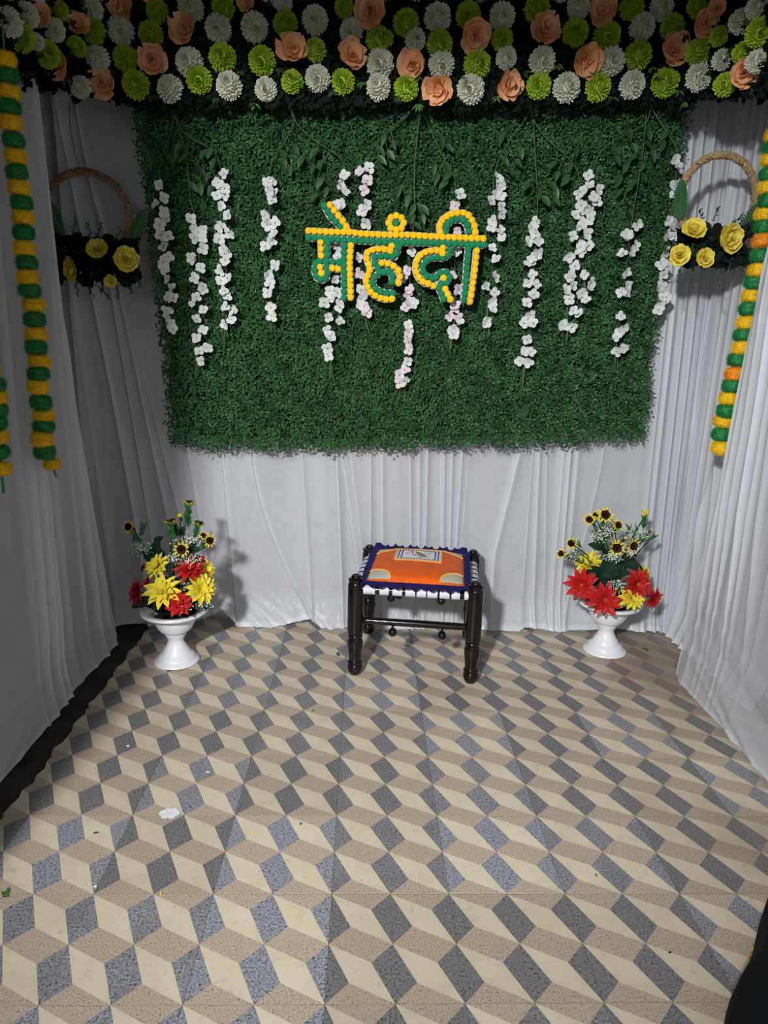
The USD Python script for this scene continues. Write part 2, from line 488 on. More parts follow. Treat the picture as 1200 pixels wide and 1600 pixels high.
def drape(name, P, dens, material, label):
    g = grid(P)
    d = usdkit.mesh(stage, numbered('/World/' + name), g, material, True)
    UsdGeom.PrimvarsAPI(d).CreatePrimvar('dens', Sdf.ValueTypeNames.FloatArray, 'vertex').Set(Vt.FloatArray.FromNumpy(np.clip(dens, 0, 1).ravel().astype(np.float32)))
    return tag(d, label, 'curtain')


YD = 3.19


def bk(u, v):
    p = at(u, v, 1, YD); return p[0], p[2]


def creases(S, Z, zmax, seed, amp=.012, slope=1.0):
    """fan of diagonal pull wrinkles and crumples near the hem"""
    k = np.clip(1 - Z / zmax, 0, 1) ** 1.2
    n1 = meshkit.noise(np.stack([(S + slope * Z) * 26, Z * 5, S * 0], -1), seed)
    n2 = meshkit.noise(np.stack([(S - slope * .6 * Z) * 44, Z * 16, S * 0], -1), seed + 3)
    n3 = meshkit.noise(np.stack([S * 60, Z * 60, S * 0], -1), seed + 5)
    r = (1 - np.abs(2 * n1 - 1)) ** 3 + .16 * (1 - np.abs(2 * n2 - 1)) ** 3 + .08 * n3
    return amp * k * r


def back_drape():
    nS, nZ = 960, 110
    s = np.linspace(-1.20, 2.42, nS)
    hem_px = [(196, 972), (215, 972), (298, 973), (346, 955), (376, 979), (424, 980), (487, 966), (502, 982), (538, 985), (560, 983), (650, 981), (740, 983), (755, 980), (809, 984), (816, 977), (869, 987), (878, 982), (938, 982), (1010, 984), (1045, 985)]
    hx = [at(u, v, 1, YD - .035) for u, v in hem_px]
    hem = np.interp(s, [p[0] for p in hx], [max(p[2], .004) for p in hx])
    t = np.linspace(0, 1, nZ) ** 1.5
    Z = hem[:, None] + (2.74 - hem[:, None]) * t[None]
    S = np.repeat(s[:, None], nZ, 1)
    F = []
    A = lambda a, b, w, amp, d=.6, k='r', p=1.0: F.append(Fold(bk(*a), bk(*b), w, amp, d, k, p))
    A((347, 704), (372, 974), .012, .020, .7, 'e', 1.2)
    A((395, 707), (488, 962), .014, .024, .7, 'e', 1.7)
    A((473, 698), (490, 950), .030, .012, .5, 'f')
    A((500, 700), (520, 960), .05, .012, .35)
    A((526, 700), (536, 960), .010, .022, .95)
    A((531, 700), (558, 890), .010, .020, .8, 'e')
    A((545, 704), (565, 870), .010, .020, .8, 'e')
    A((581, 700), (581, 960), .010, .018, .8, 'f')
    A((596, 700), (598, 960), .012, .014, .8)
    for px, q in ((640, 642), (655, 654), (668, 664), (686, 686), (694, 692), (706, 702), (722, 712), (731, 719)):
        A((px, 700), (q, 860), .009, .018, .85, 'e' if px in (686, 731) else 'r')
    A((620, 700), (622, 980), .05, .010, .4)
    A((812, 704), (786, 810), .016, .014, .85)
    A((830, 704), (812, 960), .012, .022, .95, 'e', 1.6)
    A((842, 704), (832, 960), .012, .015, .8)
    A((852, 700), (849, 900), .010, .016, .7, 'e')
    A((890, 700), (869, 980), .012, .022, .95)
    A((880, 700), (858, 980), .014, .016, .8)
    A((903, 700), (880, 950), .016, .012, .6)
    A((938, 720), (873, 980), .012, .016, .7, 'e', 1.2)
    A((1000, 720), (985, 985), .05, .012, .4)
    # gathers in the left corner, hanging in long slanting folds
    A((108, 170), (214, 805), .020, .045, .95)
    A((128, 170), (236, 830), .014, .030, .8, 'e')
    A((135, 200), (262, 800), .012, .028, .8, 'r')
    A((150, 300), (296, 870), .012, .020, .6, 'e')
    A((160, 480), (248, 900), .020, .016, .6)
    A((203, 170), (330, 930), .015, .012, .5, 'e')
    A((95, 170), (170, 800), .015, .018, .5)
    # right corner, then on along the side wall
    for i in range(12):
        F.append(Fold((1.66 + i * .065, 2.4), (1.58 + i * .066, 0), .016, .020, .85, 'r'))
    F.append(Fold((2.03, 2.04), (1.69, .07), .07, .050, 1.0, 'e'))
    for a, b, w, am, d in (((1085, 160), (1003, 930), .018, .025, .8), ((1100, 160), (1020, 930), .012, .03, .9), ((1118, 160), (1032, 940), .012, .03, .95), ((1072, 160), (990, 960), .014, .02, .7), ((1140, 160), (1044, 960), .014, .03, .95), ((1156, 160), (1052, 960), .012, .03, .9)):
        A(a, b, w, am, d)
    off, den = sheet(S, Z, F, 3)
    hemk = np.clip(1 - Z / .42, 0, 1)
    pk = .25 + sum(a_ * np.exp(-((S - c_) / w_) ** 2) for c_, w_, a_ in ((-.33, .16, 1.0), (-.07, .07, 1.5), (.35, .2, .9), (1.25, .1, .8)))
    off += creases(S, Z, .40, 11, .015) * pk
    off += .05 * np.clip(1 - Z / .16, 0, 1) ** 1.5 * (.6 + .8 * meshkit.noise(np.stack([S * 6, S * 0, S * 0], -1), 8))
    den = np.maximum(den, hemk ** 1.5 * .8)
    den = np.where((Z - hem[:, None]) < .02, 1.0, den)
    # the ends come forward round the room's corners
    cl, crn = np.clip((-.98 - S) / .22, 0, 1), np.clip((S - 1.40) / .15, 0, 1)
    off += .10 * cl ** 2 + 0 * crn
    off = np.clip(off, -.03, .30)
    # plan of the sheet: straight along the back, a quarter round, then forward along the right wall
    RC, SX = .10, 1.545
    th = np.clip((S - SX) / RC, 0, PI / 2)
    back, on = np.minimum(S, SX), np.clip(S - SX - RC * PI / 2, 0, None)
    nx, ny_ = -np.sin(th), -np.cos(th)
    X = back + RC * np.sin(th) + nx * off
    Y = YD - RC * (1 - np.cos(th)) - on + ny_ * off
    P = np.stack([X, Y, Z], -1)
    i0, i1 = np.searchsorted(s, [-.90, 1.405])
    for a, b, lab in ((i0, i1, 'wide sheer white curtain behind the stool and grass panel, gathered in uneven pleats'), (0, i0 + 1, 'shaded sheer white curtain with slanting folds in the left back corner'), (i1 - 1, nS, 'bright sheer white curtain gathered in the right back corner')):
        drape('back_curtain', P[a:b], den[a:b], M_sheer_x, lab)


back_drape()


def side_drape(name, xs, side, y0, y1, folds, label, seed, hem=.006, ny=520, edge_far=None, hem_amp=.015, swag=None, fade=None):
    """a curtain hung along a side wall. side=+1: bulges towards +x (left wall)."""
    nZ = 100
    q = np.linspace(0, 1, ny)
    t = np.linspace(0, 1, nZ) ** 1.4
    zz = hem + (2.72 - hem) * t
    Q, Zg = np.meshgrid(q, zz, indexing='ij')
    far = y1 + 0 * Zg if edge_far is None else np.interp(Zg, edge_far[0], edge_far[1])
    Sg = y0 + (far - y0) * Q
    wav = (meshkit.noise(np.stack([Sg * 4, Sg * 0, Sg * 0], -1), seed + 9) - .4) * hem_amp * 2
    Zs = Zg + np.clip(wav, 0, 1) * np.clip(1 - Zg / .3, 0, 1)
    off, den = sheet(Sg, Zs, folds, seed, .012)
    off *= np.clip((Zs - fade) / .6, .12, 1) if fade is not None else 1
    off += creases(Sg * .3, Zs * .6, .42, seed + 20, .012 if (fade or 0) > 0 else .004, slope=-1.6)
    off += .03 * np.clip(1 - Zs / .2, 0, 1) ** 1.4
    den = np.maximum(den, np.clip(1 - Zs / .5, 0, 1) ** 1.5 * .7)
    den = np.where((Zg - hem) < .02, 1.0, den)
    den = np.where((1 - Q) * (y1 - y0) < .012, 1.0, den)
    off = off * np.clip((1 - Q) * (y1 - y0) / .07, .25, 1)
    off = np.clip(off, -.05, .16)
    if swag:                                   # bunched and tied at the booth's open front, fuller towards the top
        amp = np.interp(Zs, [0, .9, 1.3, 1.9, 2.5], swag)
        bun = np.exp(-np.abs((Sg - .80) / .10) ** 2)
        off = off * (1 - bun) + bun * (amp + .012 * np.sin(Sg * 190 + 2 * np.sin(Zs * 3)))
    X = xs + side * off
    P = np.stack([X, Sg, Zs], -1)
    if swag:
        k = int(ny * .27)
        drape(name, P[:k + 1], den[:k + 1], M_sheer_y, 'bunched end of the sheer curtain at the left of the open front')
        P, den = P[k:], den[k:]
    return drape(name, P, den, M_sheer_y, label)


def ls(u, v):
    p = at(u, v, 0, -1.09); return p[1], p[2]


LF = []
for a, b, w, am, d, k in (
        ((95, 480), (180, 1000), .03, .035, .8, 'f'), ((88, 480), (165, 1000), .012, .02, .9, 'r'), ((80, 480), (150, 1010), .014, .03, .8, 'r'), ((72, 480), (132, 1020), .016, .02, .7, 'e'),
        ((30, 500), (95, 1090), .016, .04, .95, 'f'), ((22, 500), (85, 1100), .014, .03, .9, 'r'), ((12, 500), (70, 1110), .02, .03, .8, 'r'), ((2, 560), (55, 1120), .02, .03, .7, 'e'),
        ((48, 500), (110, 1050), .03, .018, .5, 'r')):
    LF.append(Fold(ls(*a), ls(*b), w, am, d, k))
for i in range(10):
    y = .62 + i * .105
    LF.append(Fold((y, 2.4), (y + .03 * math.sin(i * 2.1), 0), .025, .03, .8, 'r'))
# the curtain is bunched at the booth's front edge, where it is tied back
side_drape('left_curtain', -1.078, 1, .62, 3.02, LF, 'sheer white curtain in shade along the left wall, above the dark strip of floor', 31, hem=.012, edge_far=([0, .7, 1.47, 2.12, 2.7], [2.99, 2.84, 2.69, 2.65, 2.63]), swag=[.155, .165, .20, .245, .29], fade=-.25)


RN = []


def rn(u, v):
    p = at(u, v, 0, 1.455); return p[1], p[2]


for a, b, w, am, d, k in (
        ((1150, 620), (1075, 1040), .012, .035, .95, 'f'), ((1160, 620), (1088, 1040), .014, .03, .9, 'r'), ((1172, 620), (1100, 1060), .014, .025, .8, 'r'), ((1186, 620), (1110, 1060), .016, .03, .7, 'e'),
        ((1199, 640), (1130, 1060), .012, .03, .9, 'r'), ((1199, 720), (1150, 1000), .016, .02, .7, 'r'), ((1199, 820), (1170, 1050), .02, .02, .6, 'r')):
    RN.append(Fold(rn(*a), rn(*b), w, am, d, k))
for i in range(11):
    y = .70 + i * .11
    RN.append(Fold((y, 2.4), (y + .04 * math.sin(i * 1.7), 0), .022, .03, .85, 'r'))
side_drape('right_curtain', 1.432, -1, .62, 2.62, RN, 'sheer white curtain along the right wall, nearest the camera, trailing on the tiles', 53, hem=.004, edge_far=([.05, .27, .58, .98, 1.39, 1.72, 2.7], [2.672, 2.643, 2.594, 2.531, 2.50, 2.452, 2.40]), fade=.2)


# ------------------------------------------------------------------ petals, leaves and flowers
def petal(L, W, tip=.1, cup=.15, bend=.2, base=.35, nl=5, peak=.55):
    """a petal along +Y from the origin, its face to +Z"""
    t = np.linspace(0, 1, nl)
    prof = np.where(t < peak, base + (1 - base) * np.sin(t / peak * PI / 2), tip + (1 - tip) * np.cos((t - peak) / (1 - peak) * PI / 2) ** .8)
    P = np.zeros((nl, 3, 3))
    for k, a in enumerate((-1, 0, 1)):
        P[:, k, 0] = a * prof * W / 2
        P[:, k, 1] = L * t
        P[:, k, 2] = (abs(a) * cup * W * prof) + bend * L * t ** 2
    g = grid(P)
    g.faces = g.faces[:, ::-1]
    return g


def around(pet, az, tilt, r0=0.0, lift=0.0):
    """turn a +Y petal up by tilt (0 flat, pi/2 upright) and round the Z axis by az"""
    c, s = math.cos(tilt), math.sin(tilt)
    v = np.array(pet.vertices)
    v = np.stack([v[:, 0], v[:, 1] * c - v[:, 2] * s, v[:, 1] * s + v[:, 2] * c], 1)
    v[:, 1] += r0; v[:, 2] += lift
    c, s = math.cos(az), math.sin(az)
    return trimesh.Trimesh(np.stack([v[:, 0] * c - v[:, 1] * s, v[:, 0] * s + v[:, 1] * c, v[:, 2]], 1), np.array(pet.faces), process=False)


def chrysanthemum(seed):
    """unit radius, facing +Z, a dome of spoon petals"""
    r = random.Random(seed)
    out = [trimesh.creation.icosphere(2, .66)]
    for th in (5, 19, 33, 47, 61, 75, 89, 104):
        n = max(4, int(round(2 * PI * math.sin(math.radians(th)) / .235)))
        for k in range(n):
            a = 2 * PI * (k + r.random() * .5 + .13 * th) / n
            L = r.uniform(.50, .62)
            p = petal(L, r.uniform(.25, .32), .35, .30, r.uniform(.05, .3), .6, 4)
            out.append(around(p, a, math.radians(90 - th + r.uniform(-7, 7)), .46 * math.sin(math.radians(th)), .46 * math.cos(math.radians(th))))
    return join(out)


def broad(W, L, cup, seed, n=6):
    """a broad crinkled petal"""
    u, t = np.meshgrid(np.linspace(-1, 1, n + 1), np.linspace(0, 1, n), indexing='ij')
    wid = W * (.30 + .85 * np.sin(np.clip(t, 0, 1) * PI * .58) ** .9)
    rim = 1 - .12 * np.abs(u) ** 3 * t
    x = u * wid / 2
    y = t * L * rim
    z = cup * W * u ** 2 * (.4 + t) * .5 + .22 * L * t ** 2
    P = np.stack([x, y, z], -1)
    d = meshkit.noise(P * 5.5 + seed * 3.7, seed) - .5
    P[..., 2] += d * .22 * t
    P[..., 1] += (meshkit.noise(P * 4 + seed, seed + 4) - .5) * .14 * t
    g = grid(P)
    return g


def rose(seed, open_=1.0):
    r = random.Random(seed)
    out = []
    for whorl, (n, tilt, W, L, r0, z0) in enumerate(((4, .30, 1.15, 1.0, .06, -.05), (4, .62, 1.0, .84, .06, .02), (3, 1.0, .72, .62, .05, .08), (2, 1.35, .46, .50, .03, .12))):
        for k in range(n):
            p = broad(W, L, .45, seed * 7 + whorl * 11 + k)
            out.append(around(p, 2 * PI * (k + r.random() * .35) / n + whorl * .6, tilt * open_ + r.uniform(-.22, .22), r0, z0))
    return join(out)


def carnation(seed):
    """ruffled yellow flower, flatter"""
    r = random.Random(seed)
    out = []
    for whorl, (n, tilt, W, L) in enumerate(((6, .20, .95, .98), (5, .55, .85, .85), (4, .95, .7, .66), (3, 1.3, .5, .5))):
        for k in range(n):
            p = broad(W, L, .2, seed * 5 + whorl * 13 + k, 7)
            out.append(around(jiggle(p, .05, 9, seed + k), 2 * PI * (k + r.random() * .3) / n + whorl * .5, tilt + r.uniform(-.1, .1), .03, .02 * whorl))
    return join(out)


def star_flower(seed, layers=((11, .14, 1.0), (10, .48, .86), (8, .92, .58))):
    r = random.Random(seed)
    out = []
    for w, (n, tilt, L) in enumerate(layers):
        for k in range(n):
            p = petal(L * r.uniform(.88, 1.08), .40 * (.75 + .25 * L), .02, .22, r.uniform(-.22, .02), .45, 6, .45)
            out.append(around(p, 2 * PI * (k + .3 * w + r.uniform(-.15, .15)) / n, tilt + r.uniform(-.12, .12), .05, .04 * w))
    return join(out)


def stamens(seed, n=7, L=.3):
    r = random.Random(seed)
    return join([tube([(0, 0, .08), np.array([math.cos(a), math.sin(a), 0]) * .15 + np.array([0, 0, L * r.uniform(.7, 1)])], .008, 4) for a in np.linspace(0, 2 * PI, n, endpoint=False)])


def ray_petals(seed, n=11):
    r = random.Random(seed)
    return join([around(petal(1.0 * r.uniform(.8, 1.05), .26, .05, .2, r.uniform(-.1, .25), .5, 5), 2 * PI * (k + r.uniform(-.2, .2)) / n, .35 + r.uniform(-.15, .15), .12, 0) for k in range(n)])


def dark_eye(seed):
    r = random.Random(seed)
    return join([around(broad(.55, .52, .4, seed + k, 5), 2 * PI * k / 6 + .3, .5, .03, .06) for k in range(6)] + [around(broad(.4, .4, .4, seed + k + 9, 5), 2 * PI * k / 4, 1.15, .02, .1) for k in range(4)])


def calyx(seed, n=26, length=1.5):
    n = int(max(n, 44 * length))
    """spiky leaves all up the stem below a head (local -Z)"""
    r = random.Random(seed)
    out = []
    for k in range(n):
        z = -r.uniform(.05, length)
        out.append(around(petal(r.uniform(.6, 1.0), .075, .05, .25, r.uniform(-.1, .3), .6, 4), r.uniform(0, 2 * PI), r.uniform(.85, 1.25), .03, z))
    return join(out)


def blossom(seed):
    """four rounded petals, unit radius, facing +Z"""
    r = random.Random(seed)
    out = []
    for k in range(4):
        n = 9
        a = np.linspace(0, 2 * PI, n, endpoint=False)
        rad = .43 * (1 + .06 * np.sin(2 * a + r.random() * 6))
        c = np.array([0, .56, .06])
        rim = np.stack([c[0] + rad * np.cos(a) * 1.08, c[1] + rad * np.sin(a), np.full(n, .10) + .09 * np.cos(2 * a + r.random() * 6)], 1)
        v = np.vstack([[c], rim])
        f = [[0, 1 + i, 1 + (i + 1) % n] for i in range(n)]
        g = trimesh.Trimesh(v, f, process=False)
        out.append(around(g, k * PI / 2 + r.uniform(-.15, .15), r.uniform(-.05, .55), .0, 0))
    out.append(put(trimesh.creation.icosphere(1, .10), None, (0, 0, .08)))
    return join(out)


def leaf(L, W, fold=.18, bend=-.18, nl=7):
    t = np.linspace(0, 1, nl)
    w = np.sin(np.clip(t, 0, 1) ** .8 * PI) ** .85 * W / 2
    w[0] = w[-1] = .004 * L
    P = np.zeros((nl, 3, 3))
    for k, a in enumerate((-1, 0, 1)):
        P[:, k, 0] = a * w; P[:, k, 1] = L * t; P[:, k, 2] = abs(a) * fold * w * 2 + bend * L * t ** 2
    g = grid(P); g.faces = g.faces[:, ::-1]
    return g


def leaf_at(p, direction, normal, L, W, **kw):
    """leaf from p along direction, upper face towards normal"""
    y = np.asarray(direction, float); y = y / np.linalg.norm(y)
    z = np.asarray(normal, float); z = z - y * (z @ y); z /= np.linalg.norm(z)
    x = np.cross(y, z)
    M = np.eye(4); M[:3, 0], M[:3, 1], M[:3, 2] = x, y, z
    return put(leaf(L, W, **kw), M, p)


def tuft_ball(seed, flat=.74, n=2000):
    """fringe pompom of unit radius: short stiff strands all round a core, flattened along Z"""
    r = np.random.default_rng(seed)
    d = r.normal(size=(n, 3)); d /= np.linalg.norm(d, axis=1, keepdims=True)
    k = (np.linalg.norm(d[:, :2], axis=1) ** 3.4 + np.abs(d[:, 2]) ** 3.4) ** (-1 / 3.4)       # squarish in profile
    k = np.minimum(k, 1.16) / 1.04
    core = trimesh.creation.icosphere(3, 1.0)
    cv_ = np.array(core.vertices)
    ck = np.minimum((np.linalg.norm(cv_[:, :2], axis=1) ** 3.4 + np.abs(cv_[:, 2]) ** 3.4) ** (-1 / 3.4), 1.16) / 1.04
    core.vertices = cv_ * ck[:, None] * .80 * (1 + .10 * (meshkit.noise(cv_ * 7 + seed, seed)[:, None] - .5))
    base = d * .62
    tip = d * k[:, None] * r.uniform(.84, 1.06, (n, 1)) + r.normal(size=(n, 3)) * .05
    a = np.cross(d, [0.3, .5, .8]); a /= np.linalg.norm(a, axis=1, keepdims=True)
    b = np.cross(d, a)
    w = .030
    v = np.stack([base + a * w, base - a * w * .5 + b * w * .87, base - a * w * .5 - b * w * .87, tip], 1)
    i = np.arange(n)[:, None] * 4
    f = np.vstack([i + np.array([[0, 1, 3]]), i + np.array([[1, 2, 3]]), i + np.array([[2, 0, 3]])])
    g = join([trimesh.Trimesh(v.reshape(-1, 3), f, process=False), core])
    g.vertices = np.array(g.vertices) * [1, 1, flat]
    return g


def instancer(path, protos, material, pos, quats, scales, idx):
    pi = UsdGeom.PointInstancer.Define(stage, path)
    targets = []
    for k, g in enumerate(protos):
        pm = usdkit.mesh(stage, f'{path}/sprig_{k:03d}' if k else f'{path}/sprig', g, material)
        targets.append(pm.GetPath())
    pi.CreatePrototypesRel().SetTargets(targets)
    pi.CreateProtoIndicesAttr(Vt.IntArray.FromNumpy(np.asarray(idx, np.int32)))
    pi.CreatePositionsAttr(Vt.Vec3fArray.FromNumpy(np.asarray(pos, np.float32)))
    pi.CreateOrientationsAttr(Vt.QuathArray([Gf.Quath(float(q[0]), float(q[1]), float(q[2]), float(q[3])) for q in quats]))
    pi.CreateScalesAttr(Vt.Vec3fArray.FromNumpy(np.repeat(np.asarray(scales, np.float32)[:, None], 3, 1)))
    return pi


# ------------------------------------------------------------------ grass panel
YP = 3.115


def sprig(seed, n=13, spread=.017, ll=.0128):
    """a clump of small rounded leaves facing -Y (towards the room)"""
    r = random.Random(seed)
    out = []
    for k in range(n):
        p = np.array([r.uniform(-spread, spread), -r.uniform(.0, .028), r.uniform(-spread, spread)])
        a = r.uniform(0, 2 * PI)
        d = np.array([math.cos(a), -r.uniform(.1, .9), math.sin(a)])
        nn = np.array([r.uniform(-.7, .7), -1, r.uniform(-.3, .9)])
        out.append(leaf_at(p, d, nn, ll * r.uniform(.75, 1.15), ll * .72 * r.uniform(.8, 1.1), nl=4, bend=-.2))
    return join(out)


panel = thing('grass_panel', 'wide dark green artificial boxwood panel hanging on the back curtain', 'artificial hedge panel')


def panel_edge(z):
    """left and right edges (x) at height z; the lower edge rises a little to the right"""
    return np.interp(z, [.9, 1.3, 2.3], [-.790, -.806, -.872]), np.interp(z, [.9, 1.3, 2.3], [1.342, 1.334, 1.362])


def panel_low(x):
    return np.interp(x, [-.79, -.28, .154, .74, 1.34], [.902, .903, .918, .941, .982])


corners = [(-.775, .935), (-.28, .935), (.15, .95), (.74, .97), (1.325, 1.01), (1.345, 2.55), (-.86, 2.55)]
bkm = trimesh.creation.extrude_polygon(Polygon(corners), .008, engine='earcut')
bkm.vertices = np.stack([np.array(bkm.vertices)[:, 0], YP - .004 + np.array(bkm.vertices)[:, 2], np.array(bkm.vertices)[:, 1]], 1)
bkm.faces = np.array(bkm.faces)[:, ::-1]
obj('backing', bkm, M_back, panel)
rg = np.random.default_rng(8)
pts = []
for z in np.arange(.90, 2.55, .0185):
    xl, xr = panel_edge(z)
    for x in np.arange(xl, xr, .0185):
        if z > panel_low(x) - .006 + .012 * math.sin(x * 23) * rg.random():
            pts.append((x + rg.uniform(-.009, .009), YP - .006 - rg.uniform(0, .012), z + rg.uniform(-.009, .009)))
pts = np.array(pts)
ang = rg.uniform(-PI, PI, len(pts))
q = np.stack([np.cos(ang / 2), 0 * ang, np.sin(ang / 2), 0 * ang], 1)       # about Y
lv = instancer(str(panel.GetPath()) + '/leaves', [sprig(k) for k in range(6)], M_leaf, pts, q, rg.uniform(.85, 1.2, len(pts)), rg.integers(0, 6, len(pts)))
tag(lv, kind='stuff')

# ------------------------------------------------------------------ flower valance across the top
valance = thing('flower_valance', 'deep valance of white, lime green and peach artificial flowers across the top of the booth', 'flower garland')


def val_y(u):
    """depth of the flower band: it turns towards the room at both ends"""
    return 2.93 - .60 * np.clip((180 - u) / 180, 0, 1.6) ** 1.25 - .46 * np.clip((u - 1040) / 160, 0, 1.6) ** 1.25


FL = []
for k, lst in {
    'w': [(8, 32, 22), (38, 22, 19), (82, 45, 17), (55, 64, 12), (142, 12, 17), (187, 46, 20), (150, 92, 20), (125, 135, 16), (297, 10, 20), (340, 42, 20), (397, 40, 21), (295, 96, 21), (357, 133, 20), (415, 138, 17), (265, 138, 20),
          (442, 3, 14), (492, 29, 20), (549, 47, 18), (496, 121, 19), (594, 98, 21), (592, 135, 19), (649, 60, 16), (684, 26, 21), (690, 100, 20), (736, 138, 21), (785, 24, 20), (792, 89, 16), (905, 8, 18), (848, 93, 20), (886, 136, 21),
          (956, 94, 21), (1004, 40, 20), (989, 131, 20), (1035, 10, 18), (1094, 118, 20), (1130, 92, 15), (1160, 32, 18), (1185, 95, 17), (1186, 10, 17)],
    'g': [(28, 55, 22), (90, 15, 15), (70, 82, 20), (145, 48, 19), (118, 72, 15), (195, 90, 19), (211, 131, 21), (245, 15, 17), (235, 52, 19), (347, 89, 21), (348, 10, 18), (310, 123, 20), (409, 94, 21), (446, 36, 19), (456, 127, 17), (492, 77, 17), (536, 126, 18),
          (538, 10, 15), (590, 60, 19), (635, 35, 20), (687, 67, 20), (635, 136, 19), (732, 22, 19), (785, 60, 17), (746, 99, 21), (840, 12, 20), (843, 133, 19), (900, 49, 20), (950, 55, 21), (935, 135, 20), (988, 10, 19), (998, 86, 21), (1052, 41, 19), (1041, 128, 21), (1095, 80, 20),
          (1125, 55, 14), (1135, 131, 17), (1190, 48, 21), (1162, 82, 16), (1092, 8, 16), (603, 59, 12)],
    'p': [(61, 25, 20), (93, 103, 24), (122, 42, 20), (161, 133, 24), (192, 12, 22), (240, 95, 24), (290, 50, 25), (385, 4, 14), (455, 82, 26), (548, 89, 24), (580, 20, 26), (645, 100, 24), (685, 140, 25), (740, 55, 26), (792, 134, 23), (848, 50, 26), (912, 95, 27), (943, 17, 25),
          (1100, 37, 22), (1051, 81, 26), (1162, 115, 22), (1120, 12, 15)]}.items():
    FL += [(u, v, r, k) for u, v, r in lst]
rv = random.Random(21)
# rows hidden above the picture's edge, so that the band goes on to its top
for u in range(10, 1200, 46):
    FL.append((u + rv.uniform(-8, 8), -18 - rv.uniform(0, 14), rv.uniform(18, 24), rv.choice('wgp')))
    FL.append((u + 20 + rv.uniform(-8, 8), -58 - rv.uniform(0, 14), rv.uniform(18, 24), rv.choice('wgp')))
CH = [chrysanthemum(k) for k in range(5)]
RO = [rose(k) for k in range(5)]
# backing band: a dark net pouch following the same curve
us = np.linspace(-25, 1225, 60)
low = np.interp(us, [-40, 0, 60, 120, 170, 220, 600, 1060, 1120, 1240], [100, 108, 128, 138, 150, 158, 160, 158, 146, 140])
Pv = np.zeros((60, 7, 3))
for i, (u, v) in enumerate(zip(us, low)):
    y = val_y(u) + .095
    for j in range(7):
        p = at(u, v - 12, 1, y)
        Pv[i, j] = (p[0], y - .03 * math.sin(j / 6 * PI), p[2] + (2.72 - p[2]) * j / 6)
bv = grid(Pv)
obj('backing', join([bv, put(bv, None, (0, .012, 0))]), M_back, valance, smooth=True)
vp, vq, vs = [], [], []
for i in range(5200):
    u = rv.uniform(-20, 1220)
    v = rv.uniform(-110, np.interp(u, us, low) + 2)
    y = val_y(u) + .07 - rv.uniform(0, .03)
    vp.append(at(u, v, 1, y)); a = rv.uniform(-PI, PI); vq.append((math.cos(a / 2), 0, math.sin(a / 2), 0)); vs.append(rv.uniform(.8, 1.4))
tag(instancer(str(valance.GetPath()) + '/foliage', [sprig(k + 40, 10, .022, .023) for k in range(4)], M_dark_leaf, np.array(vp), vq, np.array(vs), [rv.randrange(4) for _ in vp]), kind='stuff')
for i, (u, v, r, k) in enumerate(FL):
    y = val_y(u) - .010
    c = at(u, v, 1, y)
    rad = r * mpp(c) * 1.04
    face = np.array([rv.uniform(-.35, .35) - .5 * (u > 1120) + .6 * (u < 90), -1, rv.uniform(-.45, .25)])
    M = frame(face, spin=rv.uniform(0, 2 * PI))
    if k == 'p':
        obj('rose', put(RO[i % 5], M, c - np.array([0, .0, 0]), rad * .93), M_peach, valance, smooth=40, label='peach fabric rose')
    else:
        g = put(CH[i % 5], M, c + np.array([0, rad * .25, 0]), rad * .98)
        obj('chrysanthemum', g, M_lime if k == 'g' else M_cream, valance, label='lime green chrysanthemum' if k == 'g' else 'white chrysanthemum')
# little fresh green sprigs that poke out below the flowers
for n, (u, v) in enumerate([(336, 152), (398, 160), (242, 148), (375, 110), (436, 105), (470, 125), (520, 140), (562, 128), (620, 150), (652, 162), (730, 120), (776, 150), (820, 110), (872, 100), (958, 150), (1018, 105), (1030, 118), (1072, 158), (1142, 74), (1062, 140), (48, 110), (100, 122), (176, 110), (655, 118), (812, 132)]):
    c = at(u, v, 1, val_y(u) - .03)
    gs = []
    for k in range(7):
        d = np.array([rv.uniform(-.8, .8), -.5, -rv.uniform(.1, 1)])
        gs.append(leaf_at(c + np.array([0, .01, 0]), d, (0, -1, .3), rv.uniform(.018, .036), .008, nl=4))
    obj('leaf_sprig', join(gs), M_twig if n % 2 else M_spray_leaf, valance)

# ------------------------------------------------------------------ hanging blossom sprays (five stems, each with its strands)
YS = 3.03
BL = [blossom(k) for k in range(7)]


def c7(l): return [(220 + x / 3.529, 150 + y / 3.529) for x, y in l]
def c8(l): return [(740 + x / 3.529, 150 + y / 3.529) for x, y in l]
def c3(l): return [(450 + x / 3.4286, 290 + y / 3.4286) for x, y in l]
def c9(l): return [(560 + x / 6.4, 150 + y / 6.4) for x, y in l]


